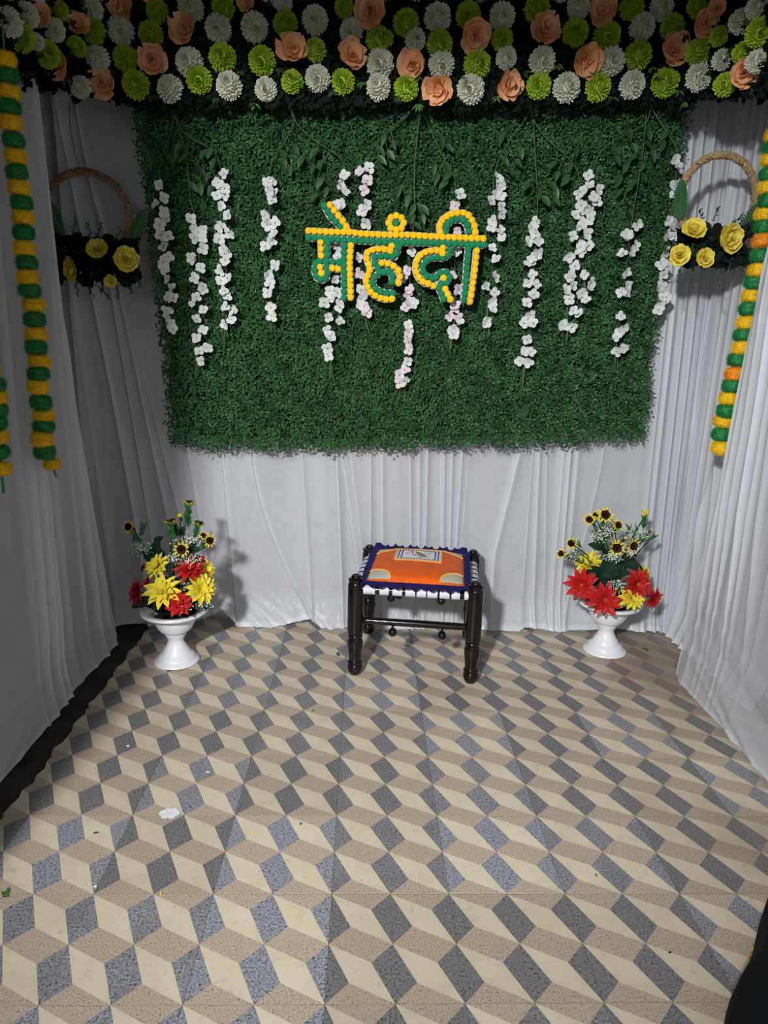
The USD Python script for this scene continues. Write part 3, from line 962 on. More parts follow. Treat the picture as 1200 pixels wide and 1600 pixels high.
SPRAYS = [
    ('hanging spray of white blossoms and leaves at the left end of the grass panel', [
        (c7([(165, 10), (178, 120), (150, 250), (112, 360), (107, 460)]), c7([(105, 490), (125, 560), (85, 600), (130, 640), (140, 660), (105, 710), (110, 770), (150, 775), (130, 830), (155, 890), (125, 915), (130, 950), (150, 1010), (175, 1060), (160, 1110), (185, 1115), (145, 1180), (150, 1215), (165, 1260), (175, 1285)]), 'w'),
        (c7([(165, 10), (200, 150), (245, 300), (265, 480), (275, 580), (300, 670), (320, 900), (320, 1200), (322, 1530)]), c7([(275, 680), (290, 730), (345, 737), (300, 780), (342, 785), (340, 840), (275, 890), (285, 905), (330, 950), (295, 1005), (330, 1050), (345, 1065), (305, 1110), (295, 1140), (345, 1180), (305, 1230), (345, 1290), (310, 1335), (370, 1385), (325, 1410), (335, 1460)]), 'w'),
        (c7([(165, 10), (205, 140), (245, 210), (350, 270), (420, 330), (440, 390), (455, 560), (465, 800), (470, 1000), (480, 1330)]), c7([(460, 430), (425, 480), (465, 510), (420, 550), (465, 548), (440, 605), (480, 660), (440, 718), (490, 755), (430, 790), (460, 840), (465, 872), (465, 915), (440, 960), (480, 1008), (440, 1020), (460, 1075), (480, 1110), (470, 1168), (515, 1185), (500, 1235), (465, 1260)]), 'w')],
     c7([(205, 285), (160, 350), (230, 345), (340, 420), (400, 370), (380, 315), (290, 500), (330, 515), (370, 445), (385, 515), (195, 330), (345, 320)])),
    ('hanging spray of white blossoms and leaves left of the lettered sign', [
        (c7([(825, 10), (838, 160), (790, 260), (720, 370), (705, 450), (715, 700), (715, 1000), (722, 1300)]), c7([(715, 475), (700, 480), (715, 525), (735, 540), (725, 578), (690, 655), (700, 710), (740, 700), (735, 762), (720, 800), (690, 830), (745, 935), (705, 985), (715, 1035), (700, 1085), (720, 1165), (725, 1212)]), 'w'),
        (c7([(825, 10), (860, 150), (950, 240), (1060, 310), (1120, 370), (1127, 420)]) + c3([(265, 330), (265, 560), (235, 700), (220, 900), (230, 1000)]), c7([(1125, 440), (1100, 490), (1125, 525), (1105, 598), (1080, 605)]) + c3([(268, 320), (268, 385), (250, 500), (225, 565), (265, 575), (240, 600), (195, 625), (275, 630), (280, 650), (215, 705), (280, 722), (210, 775), (225, 810), (210, 870), (220, 915)]), 'w')],
     c7([(785, 320), (790, 370), (820, 410), (855, 295), (880, 360), (955, 315), (945, 400), (990, 375), (985, 480), (955, 560), (1020, 530), (1000, 590)])),
    ('hanging spray of pale pink and white blossoms behind the lettered sign', [
        (c9([(640, 50), (520, 150), (300, 360), (130, 540), (80, 680)]) + c3([(410, 110), (405, 300), (390, 480), (405, 690), (435, 770)]), c9([(110, 720), (20, 760), (90, 850), (60, 940), (80, 1090), (40, 1150), (80, 1270)]) + c3([(375, 385), (380, 475), (385, 555), (405, 580), (385, 640), (410, 650), (420, 685), (390, 600)]), 'p'),
        (c9([(620, 80), (590, 400), (560, 800), (550, 1300)]) + c3([(650, 360), (655, 560), (645, 750), (640, 950), (600, 1140)]), c3([(665, 350), (640, 455), (625, 500), (655, 560), (640, 578), (650, 630), (670, 630), (630, 655), (645, 745), (645, 785), (640, 805), (650, 840), (650, 885), (640, 940), (625, 990), (595, 1015), (625, 1045), (600, 1055)]), 'p'),
        (c9([(630, 150), (750, 400), (900, 700), (965, 830), (970, 950)]) + c3([(900, 110), (895, 350), (895, 600), (880, 860)]), c3([(920, 50), (895, 110), (910, 240), (905, 355), (885, 480), (910, 555), (895, 640), (900, 655), (865, 700), (915, 715), (885, 770), (890, 800), (880, 775)]), 'p')],
     c9([(250, 440), (225, 545), (240, 640), (325, 590), (360, 490), (480, 180), (760, 730), (780, 820), (890, 705), (890, 800), (850, 880), (840, 460), (910, 520), (540, 1135), (540, 1220), (665, 1140), (650, 1230), (590, 1300), (400, 960), (495, 1050)])),
    ('hanging spray of white blossoms and leaves right of the lettered sign', [
        (c8([(318, 0), (310, 80), (230, 200), (140, 350), (118, 420), (120, 700), (95, 1000), (75, 1330)]), c8([(125, 450), (160, 480), (125, 530), (95, 578), (150, 550), (150, 612), (155, 650), (110, 690), (100, 720), (145, 740), (155, 780), (100, 840), (125, 900), (115, 1000), (65, 1050), (115, 1085), (100, 1125), (105, 1168), (70, 1235), (80, 1250)]), 'w'),
        (c8([(318, 0), (330, 150), (345, 400), (352, 660), (335, 900), (320, 1150), (265, 1560)]), c8([(345, 695), (325, 720), (340, 755), (355, 800), (300, 805), (350, 865), (345, 885), (300, 915), (320, 905), (325, 985), (300, 1030), (345, 1040), (330, 1095), (295, 1140), (310, 1200), (280, 1250), (325, 1255), (295, 1340), (280, 1405), (315, 1412), (255, 1460), (300, 1465)]), 'w'),
        (c8([(318, 0), (335, 140), (420, 250), (530, 350), (580, 440), (590, 500), (570, 800), (520, 1150), (490, 1330)]), c8([(580, 540), (610, 520), (595, 600), (560, 660), (590, 715), (545, 775), (590, 820), (525, 885), (560, 940), (595, 835), (540, 985), (525, 1000), (510, 1070), (545, 1045), (530, 1120), (550, 1185), (490, 1262), (515, 1265), (540, 1272)]), 'w')],
     c8([(175, 315), (175, 360), (245, 370), (265, 315), (200, 415), (155, 230), (435, 380), (460, 440), (505, 470), (535, 390), (360, 535), (400, 580), (440, 500), (455, 535), (460, 585), (545, 245), (565, 305), (290, 500)])),
    ('hanging spray of white blossoms and leaves at the right end of the grass panel', [
        (c8([(960, 0), (945, 150), (820, 220), (700, 310), (662, 400), (655, 480), (630, 800), (610, 1100)]), c8([(635, 440), (640, 495), (690, 515), (660, 560), (680, 585), (615, 630), (640, 640), (645, 685), (605, 700), (625, 760), (600, 820), (640, 825), (590, 865), (610, 985), (645, 1030), (640, 1050), (595, 1085), (620, 1125), (580, 1200)]), 'w'),
        (c8([(955, 0), (935, 300), (910, 470), (880, 640), (860, 800), (820, 1100), (770, 1520)]), c8([(900, 710), (860, 770), (835, 765), (890, 828), (820, 870), (870, 860), (840, 975), (850, 1040), (815, 1082), (845, 1080), (810, 1215), (825, 1280), (790, 1325), (805, 1300), (830, 1385), (790, 1405), (810, 1395)]), 'w'),
        (c8([(965, 0), (1000, 100), (1080, 220), (1118, 300), (1115, 450), (1085, 700), (1040, 1000), (1010, 1200)]), c8([(1110, 350), (1125, 400), (1120, 490), (1100, 500), (1110, 550), (1075, 690), (1095, 720), (1065, 765), (1110, 770), (1055, 860), (1035, 925), (1060, 930), (1045, 985), (1030, 1045), (1055, 1050), (1040, 1110), (1065, 1110), (1030, 1150), (1020, 1180)]), 'w')],
     c8([(790, 310), (795, 355), (885, 285), (880, 335), (840, 390), (800, 465), (860, 505), (800, 535), (880, 480), (970, 215), (965, 270), (1050, 220), (1040, 275), (990, 330), (860, 215), (930, 390), (940, 450)])),
]
rb = random.Random(77)
for label, strands, leaves in SPRAYS:
    top = at(*strands[0][0][0], 1, YS)
    sp = thing('blossom_spray', label, 'hanging flowers', group='hanging white blossom sprays')
    allpts = []
    for stem_px, blooms, kind in strands:
        st = np.array([at(u, v, 1, YS + .012) for u, v in stem_px])
        path = spline(st, 40)
        allpts.append(path)
        obj('stem', tube(path, np.linspace(.0026, .0012, 40), 5), M_stem, sp, smooth=True)
        for n, (u, v) in enumerate(blooms):
            c = at(u, v, 1, YS - rb.uniform(.0, .02))
            face = np.array([rb.uniform(-.7, .7), -1, rb.uniform(-.6, .5)])
            pink = kind == 'p' and rb.random() < .6
            obj('blossom', put(BL[rb.randrange(7)], frame(face, spin=rb.uniform(0, 6)), c, rb.uniform(.023, .029)), M_pink if pink else M_white, sp, smooth=40, label='pale pink blossom' if pink else None)
        # bare tendrils at the strand's end
        e = path[-1]
        obj('tendril', join([tube([path[-6], e + np.array([rb.uniform(-.02, .02), -.01, rb.uniform(-.035, .01)])], .0012, 4) for _ in range(4)]), M_stem, sp)
    allpts = np.vstack(allpts)
    tw = []
    for n, (u, v) in enumerate(leaves):
        c = at(u, v, 1, YS - .01)
        near = allpts[np.argmin(np.linalg.norm(allpts - (c + np.array([0, 0, .03])), axis=1))]
        side = np.sign(c[0] - near[0]) or 1
        d = np.array([side * rb.uniform(.1, .9), -.25, -rb.uniform(.5, 1.1)])
        L = rb.uniform(.046, .060)
        d = d / np.linalg.norm(d)
        p0 = c - d * L * .5
        obj('leaf', leaf_at(p0, d, (rb.uniform(-.4, .4), -1, .5), L, L * .46, bend=-.12), M_spray_leaf if rb.random() < .75 else M_dim_leaf, sp, smooth=50)
        tw.append(tube([near + np.array([0, 0, .02]), (near + p0) / 2 + np.array([0, -.004, .02]), p0], .0011, 4))
    for t_ in tw:
        obj('twig', t_, M_stem, sp)

# ------------------------------------------------------------------ lettered sign of pompoms
YL = 2.968
LINES_Y = [[(110, 243), (240, 250), (330, 250), (380, 258), (520, 265), (640, 265), (740, 272), (800, 275), (880, 278), (1045, 285)],
           [(225, 105), (260, 150), (290, 185), (314, 222)], [(175, 305), (178, 376)], [(172, 437), (179, 470)], [(238, 442), (270, 448)], [(337, 322), (330, 400), (336, 600)],
           [(555, 325), (553, 352), (520, 342), (490, 340), (455, 345), (425, 360), (420, 385), (427, 410), (442, 440), (435, 468), (417, 500), (422, 535), (440, 568), (465, 588), (495, 603), (525, 610), (557, 607)],
           [(503, 415), (535, 418), (565, 430), (592, 455), (600, 490), (592, 522)],
           [(830, 335), (830, 365), (800, 348), (765, 350), (735, 358), (705, 375), (688, 405), (682, 440), (688, 472), (705, 500), (730, 522), (760, 527), (780, 538)],
           [(842, 555), (855, 580), (870, 610)], [(1010, 350), (1003, 420), (995, 490), (985, 560), (975, 622)],
           [(815, 250), (812, 215), (830, 180), (865, 155), (900, 147), (935, 145), (965, 158), (985, 185), (998, 215), (1003, 250)]]
LINES_G = [[(110, 278), (300, 290), (500, 300), (700, 305), (900, 312), (1050, 318)], [(195, 108), (220, 155), (250, 190), (278, 220)], [(212, 305), (210, 372)],
           [(168, 405), (275, 410)], [(148, 420), (140, 455), (152, 490), (178, 507), (205, 495), (213, 462), (208, 437)], [(300, 325), (300, 600)],
           [(592, 330), (585, 360), (570, 382), (535, 377), (500, 377), (462, 382), (462, 412), (482, 440)], [(512, 462), (540, 460), (560, 482), (557, 515)], [(490, 465), (465, 488), (452, 520), (465, 548), (495, 568), (530, 575), (562, 577)],
           [(868, 345), (860, 375), (830, 388), (790, 385), (755, 392), (728, 415), (717, 442), (728, 470), (750, 490), (772, 495)],
           [(792, 490), (818, 465), (850, 462), (866, 490), (850, 522), (818, 525), (800, 500)], [(808, 548), (820, 575), (833, 607)],
           [(966, 340), (960, 400), (955, 470), (950, 550), (942, 612)], [(845, 248), (850, 215), (875, 187), (905, 178), (940, 185), (960, 210), (968, 245)], [(578, 201), (580, 201)], [(300, 290), (300, 300)]]
RING = [(580 + 40 * math.cos(a), 200 + 38 * math.sin(a)) for a in np.linspace(0, 2 * PI, 8, endpoint=False)]


def sgn(l): return np.array([at(450 + x / 3.4286, 290 + y / 3.4286, 1, YL)[[0, 2]] for x, y in l])


sign = thing('letter_sign', 'Hindi word sign in Devanagari letters made of yellow and green pompoms', 'sign')
step = 31 / 3.4286 * mpp(at(620, 400, 1, YL))
pr = step * .585
rp = random.Random(4)
POM = []
for k in range(4):
    g = trimesh.creation.icosphere(3, 1.0)
    g = jiggle(g, .05, 2.6, k)
    g.vertices = np.array(g.vertices) * [1, .82, 1]
    POM.append(g)
shapes = []
dots = {'y': [], 'g': []}
for col, lines in (('y', LINES_Y), ('g', LINES_G)):
    for l in lines:
        w = sgn(l)
        shapes.append(LineString(w).buffer(step * .60))
        if np.linalg.norm(w[0] - w[-1]) < .004 and len(w) == 2:
            dots[col].append(w[0]); continue
        dots[col] += list(resample(w, step))
for p in sgn(RING):
    dots['y'].append(p); shapes.append(Point(p).buffer(step * .6))
dots['y'].append(sgn([(833, 495)])[0])
U = unary_union(shapes)
bd = []
for gpoly in getattr(U, 'geoms', [U]):
    b = trimesh.creation.extrude_polygon(gpoly, .006, engine='earcut')
    v = np.array(b.vertices)
    b.vertices = np.stack([v[:, 0], YL + .008 + v[:, 2], v[:, 1]], 1)
    b.faces = np.array(b.faces)[:, ::-1]
    bd.append(b)
obj('board', join(bd), M_board, sign)
kept = []
for col in 'yg':
    for p in dots[col]:
        if any(np.linalg.norm(p - q_) < step * .45 for q_ in kept):
            continue
        kept.append(p)
        c = np.array([p[0], YL - .002 - (.003 if col == 'y' else 0), p[1]])
        obj('pompom', put(POM[rp.randrange(4)], frame((rp.uniform(-.4, .4), rp.uniform(-.4, .4), 1), spin=rp.uniform(0, 6)) if False else None, c, pr * rp.uniform(.96, 1.06)), M_sign_y if col == 'y' else M_sign_g, sign, smooth=True, label='yellow pompom' if col == 'y' else 'green pompom')
# thin threads that hold the sign
obj('hanging_thread', join([tube([at(u, v, 1, YL + .01), at(u + du, 150, 1, YS)], .0008, 4) for u, v, du in ((617, 333, 3), (484, 358, -5), (735, 330, 4))]), M_wire, sign)

# ------------------------------------------------------------------ fringe garlands
TB = [tuft_ball(k) for k in range(5)]


def garland(label, items, ax, val, tail, tail_mat, top):
    t = thing('pompom_garland', label, 'garland', group='green and yellow pompom garlands')
    pts_ = [at(u, v, ax, val) for u, v, *_ in items]
    order = sorted(range(len(items)), key=lambda i: -pts_[i][2])
    line = [at(*top, ax, val)] + [pts_[i] for i in order] + [at(*tail, ax, val)]
    obj('cord', tube(resample(np.array(line), .03), .003, 5), M_twig, t)
    obj('cord_end', tube([line[-2], line[-1]], .0045, 6), tail_mat, t)
    for n, i in enumerate(order):
        u, v, r, col = items[i]
        c = pts_[i]
        tilt = frame((random.Random(n).uniform(-.16, .16), random.Random(n + 7).uniform(-.2, .2), 1), spin=n * 1.3)
        obj('pompom', put(TB[n % 5], tilt, c, r * mpp(c)), {'y': M_pom_y, 'g': M_pom_g, 'o': M_pom_o}[col], t, label={'y': 'yellow fringe pompom', 'g': 'green fringe pompom', 'o': 'amber fringe pompom'}[col])
    return t


def gl(l, r): return [(x / 2.222, 60 + y / 2.222, r) for x, y in l]


left = [(*p, 'y') for p in gl([(18, 75), (32, 190), (38, 295), (53, 410), (65, 520), (80, 622), (85, 730), (95, 830), (117, 925), (125, 1028), (137, 1122), (132, 1210), (152, 1310), (145, 1392), (180, 1478)], 19)]
left += [(*p, 'g') for p in gl([(28, 132), (35, 240), (48, 355), (58, 465), (75, 572), (82, 675), (93, 780), (102, 875), (120, 977), (125, 1072), (133, 1165), (142, 1262), (152, 1348), (155, 1435)], 19)]
left[14] = (*left[14][:2], 15, 'y')
garland('long green and yellow pompom garland hanging at the left, beside the left hoop', left, 0, -.985, (88, 745), M_grey_end, (3, 30))


def gr_(l, r): return [(1080 + x / 3.333, 260 + y / 3.333, r) for x, y in l]


right = [(*p, 'y') for p in gr_([(398, 110), (380, 250), (345, 540), (310, 675), (283, 812), (262, 945), (192, 1208), (164, 1325), (152, 1465)], 16.5)]
right += [(*p, 'g') for p in gr_([(404, 40), (402, 180), (376, 312), (360, 465), (325, 603), (298, 740), (270, 880), (240, 1005), (210, 1143), (182, 1272), (155, 1395)], 17)]
right += [(*p, 'o') for p in gr_([(370, 388), (226, 1078)], 17)] + [(1204, 250, 17, 'y'), (1207, 232, 17, 'g'), (1210, 212, 17, 'y')]
garland('green and yellow pompom garland hanging at the right, between two curtain edges', right, 0, 1.478, (1129, 722), M_grey_end, (1210, 190))
garland('short green and yellow pompom garland end at the left edge of the picture', [(-8, 600, 19, 'g'), (-6, 622, 19, 'y'), (-5, 640, 19, 'g'), (-4, 660, 17, 'g'), (-2, 682, 17, 'y'), (0, 706, 17, 'g'), (2, 732, 17, 'y')] + [(-17 - 3.4 * k, 578 - 23 * k, 19, 'yg'[k % 2]) for k in range(20)], 0, -.985, (6, 770), M_pom_g, (-80, 90))


# ------------------------------------------------------------------ hoop wreaths
def fern_frond(p, d, nrm, L, n=15, w=.035):
    d = np.asarray(d, float) / np.linalg.norm(d)
    s = np.cross(d, nrm); s /= np.linalg.norm(s)
    out = [tube([p, p + d * L], .0015, 4)]
    for k in range(n):
        t = (k + .7) / n
        wl = w * math.sin(PI * (.12 + .83 * t)) ** .7
        for sg in (-1, 1):
            out.append(leaf_at(p + d * L * t, s * sg + d * .45, nrm, wl, .013, nl=4, bend=-.15))
    return join(out)


def wreath(label, cx, y, cz, rx, rz, tilt, flowers, fronds, leaf_px, hang_px, tips):
    w = thing('hoop_wreath', label, 'wreath', group='hoop wreaths with yellow flowers')
    # braided vine hoop
    n = 200
    a = np.linspace(0, 2 * PI, n)
    strands = []
    for k in range(9):
        ph = 2 * PI * k / 9
        rr = .0115
        off = rr * np.cos(a * 14 + ph), rr * np.sin(a * 14 + ph)
        x = cx + (rx + off[0]) * np.cos(a); z = cz + (rz + off[0]) * np.sin(a)
        yy = y + off[1] + tilt * np.sin(a) * rz
        strands.append(tube(jiggle(trimesh.Trimesh(np.stack([x, yy, z], 1), [[0, 1, 2]], process=False), .004, 50, k).vertices, .0036, 5))
    obj('hoop', join(strands), M_vine if cx < 0 else M_straw, w, smooth=50)
    r = random.Random(int(abs(cx) * 1000))
    lv_ = []
    for u, v in leaf_px:
        c = at(u, v, 1, y - .02 - r.uniform(0, .05))
        d = np.array([r.uniform(-1, 1), -r.uniform(.1, .8), r.uniform(-1, .7)])
        L = r.uniform(.050, .080)
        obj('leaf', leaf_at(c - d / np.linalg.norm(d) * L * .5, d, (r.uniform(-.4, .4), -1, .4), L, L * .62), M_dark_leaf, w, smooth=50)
    for u, v, rad, face, seed in flowers:
        c = at(u, v, 1, y - .085)
        rr = rad * mpp(c)
        f = obj('flower', put(carnation(seed), frame(face, spin=seed), c, rr * 1.05), M_lemon, w, smooth=40)
    for (u, v), d, L in fronds:
        obj('fern_frond', fern_frond(at(u, v, 1, y - .02), d, (0, -1, .15), L), M_fern, w)
    for u, v, du, dv in tips:
        c = at(u, v, 1, y - .05)
        e = at(u + du, v + dv, 1, y - .07)
        g = [tube([c, e], .0013, 4)]
        for k in range(9):
            t = k / 8
            q0 = c + (e - c) * t
            g.append(leaf_at(q0, (e - c) / np.linalg.norm(e - c) * .6 + np.array([r.uniform(-.9, .9), -.4, r.uniform(-.5, .5)]), (0, -1, .4), r.uniform(.012, .02), .006, nl=4))
        obj('leaf_tip', join(g), M_dim_leaf if r.random() < .7 else M_spray_leaf, w)
    obj('hanging_wire', tube([at(u, v, 1, y + .02) for u, v in hang_px], .0012, 4), M_wire, w)
    return w


rw = random.Random(9)
wreath('vine hoop with four dull yellow flowers and dark leaves, in the shaded left corner', -1.082, 3.03, 1.845, .172, .165, .0,
       [(153, 391, 16, (.1, -1, .35), 1), (116, 422, 17, (-.75, -1, -.1), 2), (197, 406, 19, (.45, -1, .05), 3), (173, 438, 10, (.1, -1, -.4), 4)],
       [((98, 370), (-.35, -.1, 1), .15), ((203, 388), (.5, -.1, 1), .16)],
       [(152 + max(-58, min(58, rw.gauss(0, 38))), 372 + rw.uniform(0, 66)) for _ in range(115)],
       [(108, 160), (110, 205), (117, 240), (128, 272)],
       [(142, 375, -4, -28), (152, 372, 6, -22), (178, 378, 12, -18), (112, 370, 6, -26), (130, 440, 18, 24), (150, 445, 20, 20), (180, 440, 6, 26), (196, 440, 10, 18), (118, 430, 4, 28), (165, 430, -6, 26), (212, 430, 8, 18), (170, 405, -4, 20), (150, 410, -8, 22)])
wreath('straw hoop with four bright yellow flowers and dark leaves, on the lit right corner drape', 1.420, 2.84, 1.939, .149, .160, .0,
       [(1083, 362, 18, (-.2, -1, .55), 11), (1136, 374, 22, (.3, -1, -.05), 12), (1061, 400, 16, (-.35, -1, .1), 13), (1099, 404, 15, (.0, -1, .1), 14)],
       [((1062, 345), (-.12, -.1, 1), .14), ((1150, 372), (.55, -.1, .9), .16)],
       [(1110 + max(-46, min(58, rw.gauss(6, 34))), 358 + rw.uniform(0, 56)) for _ in range(110)],
       [(1135, 150), (1132, 200), (1126, 240)],
       [(1098, 345, -6, -16), (1116, 345, 4, -20), (1142, 350, 16, -12), (1062, 420, -2, 20), (1080, 418, 2, 28), (1120, 420, 6, 32), (1126, 405, 2, 24), (1083, 372, -2, 24), (1090, 378, 10, 18), (1050, 385, -8, 10), (1150, 410, 8, 10)])

# ------------------------------------------------------------------ urns
URN = [(0, .001), (.090, .001), (.0945, .004), (.0935, .009), (.086, .016), (.079, .020), (.077, .024), (.0755, .030), (.066, .039), (.0585, .044), (.057, .048), (.055, .054), (.047, .066), (.0395, .078), (.0345, .090), (.0325, .098), (.0335, .106), (.040, .118), (.0465, .130), (.049, .137), (.050, .141), (.058, .1425), (.065, .149), (.0745, .162), (.082, .180), (.0875, .200), (.090, .217), (.099, .2215), (.124, .2225), (.1345, .225), (.1385, .2295), (.1395, .235), (.137, .2395), (.130, .241), (.117, .239), (.100, .232), (.090, .224), (.084, .20), (.074, .172), (.05, .155), (0, .155)]


def urn(label, x, y, s=1.0):
    t = thing('urn_planter', label, 'flower pot', (x, y, 0), group='white pedestal urns')
    obj('urn', put(lathe(URN, 56), None, (0, 0, 0), s), M_plastic, t, smooth=38)
    soil = lathe([(0, .205), (.05, .207), (.0835, .203)], 28)
    obj('foam_filling', put(jiggle(soil, .003, 60, 2), None, (0, 0, 0), s), M_dark_leaf, t)
    return t


urn('white plastic pedestal urn on the floor at the left, in front of the left curtain', -.738, 2.775, 1.02)
urn('white plastic pedestal urn on the floor at the right, under the red bouquet', 1.200, 2.925, 1.03)


# ------------------------------------------------------------------ bouquets
def bouquet(label, base, conv, y0, stars, eyes, buds, babies, leaves, spikes, sc):
    b = thing('bouquet', label, 'artificial flowers', group='bouquets in the urns')
    root = np.asarray(base, float) + np.array([0, 0, .206])
    r = random.Random(len(stars) * 10 + len(eyes))

    def pos(x, y, dy): return at(*conv(x, y), 1, y0 + dy)

    def stem(c, mat_=M_bouquet_leaf):
        k = root + np.array([r.uniform(-.04, .04), r.uniform(-.04, .04), 0])
        mid = (k + c) / 2 + np.array([0, 0, .03]) + (k - c) * np.array([.12, .12, 0])
        obj('stem', tube(spline([k, mid, c], 10), .0026, 5), mat_, b, smooth=True)
    for x, y, rad, col, face, dy in stars:
        c = pos(x, y, dy)
        R = rad / sc * mpp(c)
        stem(c - np.array(face) / np.linalg.norm(face) * .01)
        M = frame(face, spin=x)
        f = obj('star_flower', put(star_flower(int(x)), M, c, R * 1.06), M_red if col == 'r' else M_yellow, b, smooth=40, label='red pointed-petal flower' if col == 'r' else 'yellow pointed-petal flower')
        obj('stamen', put(stamens(int(x)), M, c, R), M_orange_st, f)
    for x, y, rad, face, dy, clen in eyes:
        c = pos(x, y, dy)
        R = rad / sc * mpp(c)
        M = frame(face, spin=x)
        stem(c - np.array(face) / np.linalg.norm(face) * .02)
        f = obj('daisy', put(ray_petals(int(x)), M, c, R * 1.1), M_yellow, b, smooth=40, label='yellow daisy with a maroon centre')
        obj('flower_centre', put(dark_eye(int(x)), M, c, R * 1.22), M_maroon, f, smooth=40)
        obj('calyx', put(calyx(int(x) + 3, 30, clen), M, c, R), M_spike, f)
    for x, y, rad, face, dy in buds:
        c = pos(x, y, dy); R = rad / sc * mpp(c); M = frame(face, spin=x)
        stem(c)
        f = obj('bud', put(join([around(petal(.9, .34, .05, .3, .1, .5, 5), 2 * PI * k / 7, 1.0, .1, 0) for k in range(7)]), M, c, R * 1.3), M_yellow, b, smooth=40, label='half-open yellow flower')
        obj('calyx', put(calyx(int(x) + 3, 22, 1.7), M, c, R * 1.2), M_spike, f)
    for x, y, rx, ry, n, dy in babies:
        c = pos(x, y, dy); k = mpp(c) / sc
        heads, tw = [], []
        low = c + np.array([0, .02, -ry * k * 1.6])
        for _ in range(int(n * 1.8)):
            p = c + np.array([r.gauss(0, .5) * rx * k, r.gauss(0, .4) * rx * k, r.gauss(0, .5) * ry * k])
            heads.append(put(trimesh.creation.icosphere(1, 1), None, p, r.uniform(.0015, .0028)))
            tw.append(tube([low, p], .0006, 3))
        sp = obj('filler_sprig', join(tw), M_spike, b)
        obj('tiny_bloom', join(heads), M_babys, sp, kind='stuff')
    for x, y, L, ang_, dy in leaves:
        c = pos(x, y, dy); L = L / sc * mpp(c)
        d = np.array([math.cos(ang_), r.uniform(-.6, .1), math.sin(ang_)])
        obj('leaf', leaf_at(c - d / np.linalg.norm(d) * L * .5, d, (r.uniform(-.5, .5), -1, .55), L, L * .55, bend=-.1), M_bouquet_leaf, b, smooth=50)
    for x, y, x2, y2, n, dy in spikes:
        c0, c1 = pos(x, y, dy), pos(x2, y2, dy)
        g = [tube([c0, c1], .002, 4)]
        for k in range(n):
            p = c0 + (c1 - c0) * k / n
            a = r.uniform(0, 2 * PI)
            d = (c1 - c0) / np.linalg.norm(c1 - c0) * .9 + np.array([math.cos(a), math.sin(a), .1]) * .6
            g.append(leaf_at(p, d, (0, -1, .4), r.uniform(.026, .040), .006, nl=4, bend=.12))
        obj('grass_spike', join(g), M_spike, b)
    # fill of leaves low in the bunch, down to the rim
    for k in range(44):
        a = r.uniform(0, 2 * PI)
        d = np.array([math.cos(a), math.sin(a), r.uniform(.15, 1.3)])
        L = r.uniform(.06, .10)
        obj('leaf', leaf_at(root + np.array([math.cos(a), math.sin(a), 0]) * .03 + np.array([0, 0, r.uniform(0, .14)]), d, (-.2, -.6, 1), L, L * .55), M_bouquet_leaf, b, smooth=50)


S6 = 6.6667
bouquet('bouquet of yellow and red star flowers with maroon-eyed daisies in the left urn', (-.738, 2.775, 0), lambda x, y: (180 + x / S6, 780 + y / S6), 2.74,
        [(445, 700, 135, 'y', (-.5, -1, .9), -.05), (500, 955, 185, 'y', (-.1, -1, .9), -.11), (890, 935, 160, 'y', (.7, -1, .55), -.08), (945, 740, 105, 'y', (.9, -.7, .7), .0), (775, 740, 150, 'r', (.15, -.6, 1.1), -.07), (245, 975, 150, 'r', (-1, -.7, .3), -.02), (655, 1075, 150, 'r', (.1, -1, .5), -.12), (880, 650, 90, 'r', (.5, -.3, 1), .05), (300, 715, 55, 'r', (-1, -.3, .4), .03), (345, 860, 60, 'r', (-.8, -.6, .6), .0)],
        [(155, 295, 75, (-.35, -1, .55), .0, 1.3), (695, 515, 88, (.05, -1, .1), -.08, .9), (975, 425, 75, (.55, -1, .1), -.02, 1.2), (590, 258, 85, (-.2, .15, 1), .0, 2.2), (760, 65, 85, (.15, .2, 1), .0, 3.0), (865, 275, 80, (.35, .1, 1), -.01, 2.2), (915, 375, 50, (.3, -1, .3), -.02, 1.0)],
        [(680, 190, 42, (-.1, -.8, .8), .02), (635, 440, 22, (0, -.6, 1), -.03), (575, 475, 20, (0, -.6, 1), -.03)],
        [(290, 515, 95, 70, 60, 0), (800, 425, 95, 50, 46, -.04), (610, 615, 70, 45, 40, -.05), (790, 630, 110, 40, 55, -.06), (720, 880, 60, 70, 36, -.03), (800, 1000, 50, 45, 26, -.1), (930, 1085, 80, 60, 50, -.06), (720, 1125, 90, 50, 40, -.12), (600, 1020, 40, 40, 22, -.1)],
        [(430, 490, 190, 1.2, .0), (350, 610, 150, 2.6, .0), (560, 720, 150, 1.4, -.05), (570, 760, 120, -1.2, -.06), (300, 1075, 210, 3.5, -.04), (230, 1100, 140, 3.6, -.05), (450, 420, 130, .6, .02), (640, 320, 150, 1.7, .02), (820, 525, 160, .1, -.02), (590, 1120, 130, -1.2, -.1), (700, 330, 140, 1.2, .02), (480, 560, 140, 2.0, .0), (390, 560, 150, 1.8, .0), (480, 1100, 130, -2.0, -.1), (420, 1120, 120, -2.6, -.08), (670, 660, 120, .4, -.03), (860, 700, 100, 0, 0)],
        [(760, 290, 762, 70, 42, .0), (570, 420, 575, 265, 22, .0), (835, 400, 855, 285, 20, -.01), (170, 330, 230, 420, 12, .0), (270, 390, 300, 280, 14, .0), (900, 500, 960, 440, 14, -.02), (870, 540, 930, 470, 12, -.02), (720, 960, 705, 830, 16, -.02)], S6)
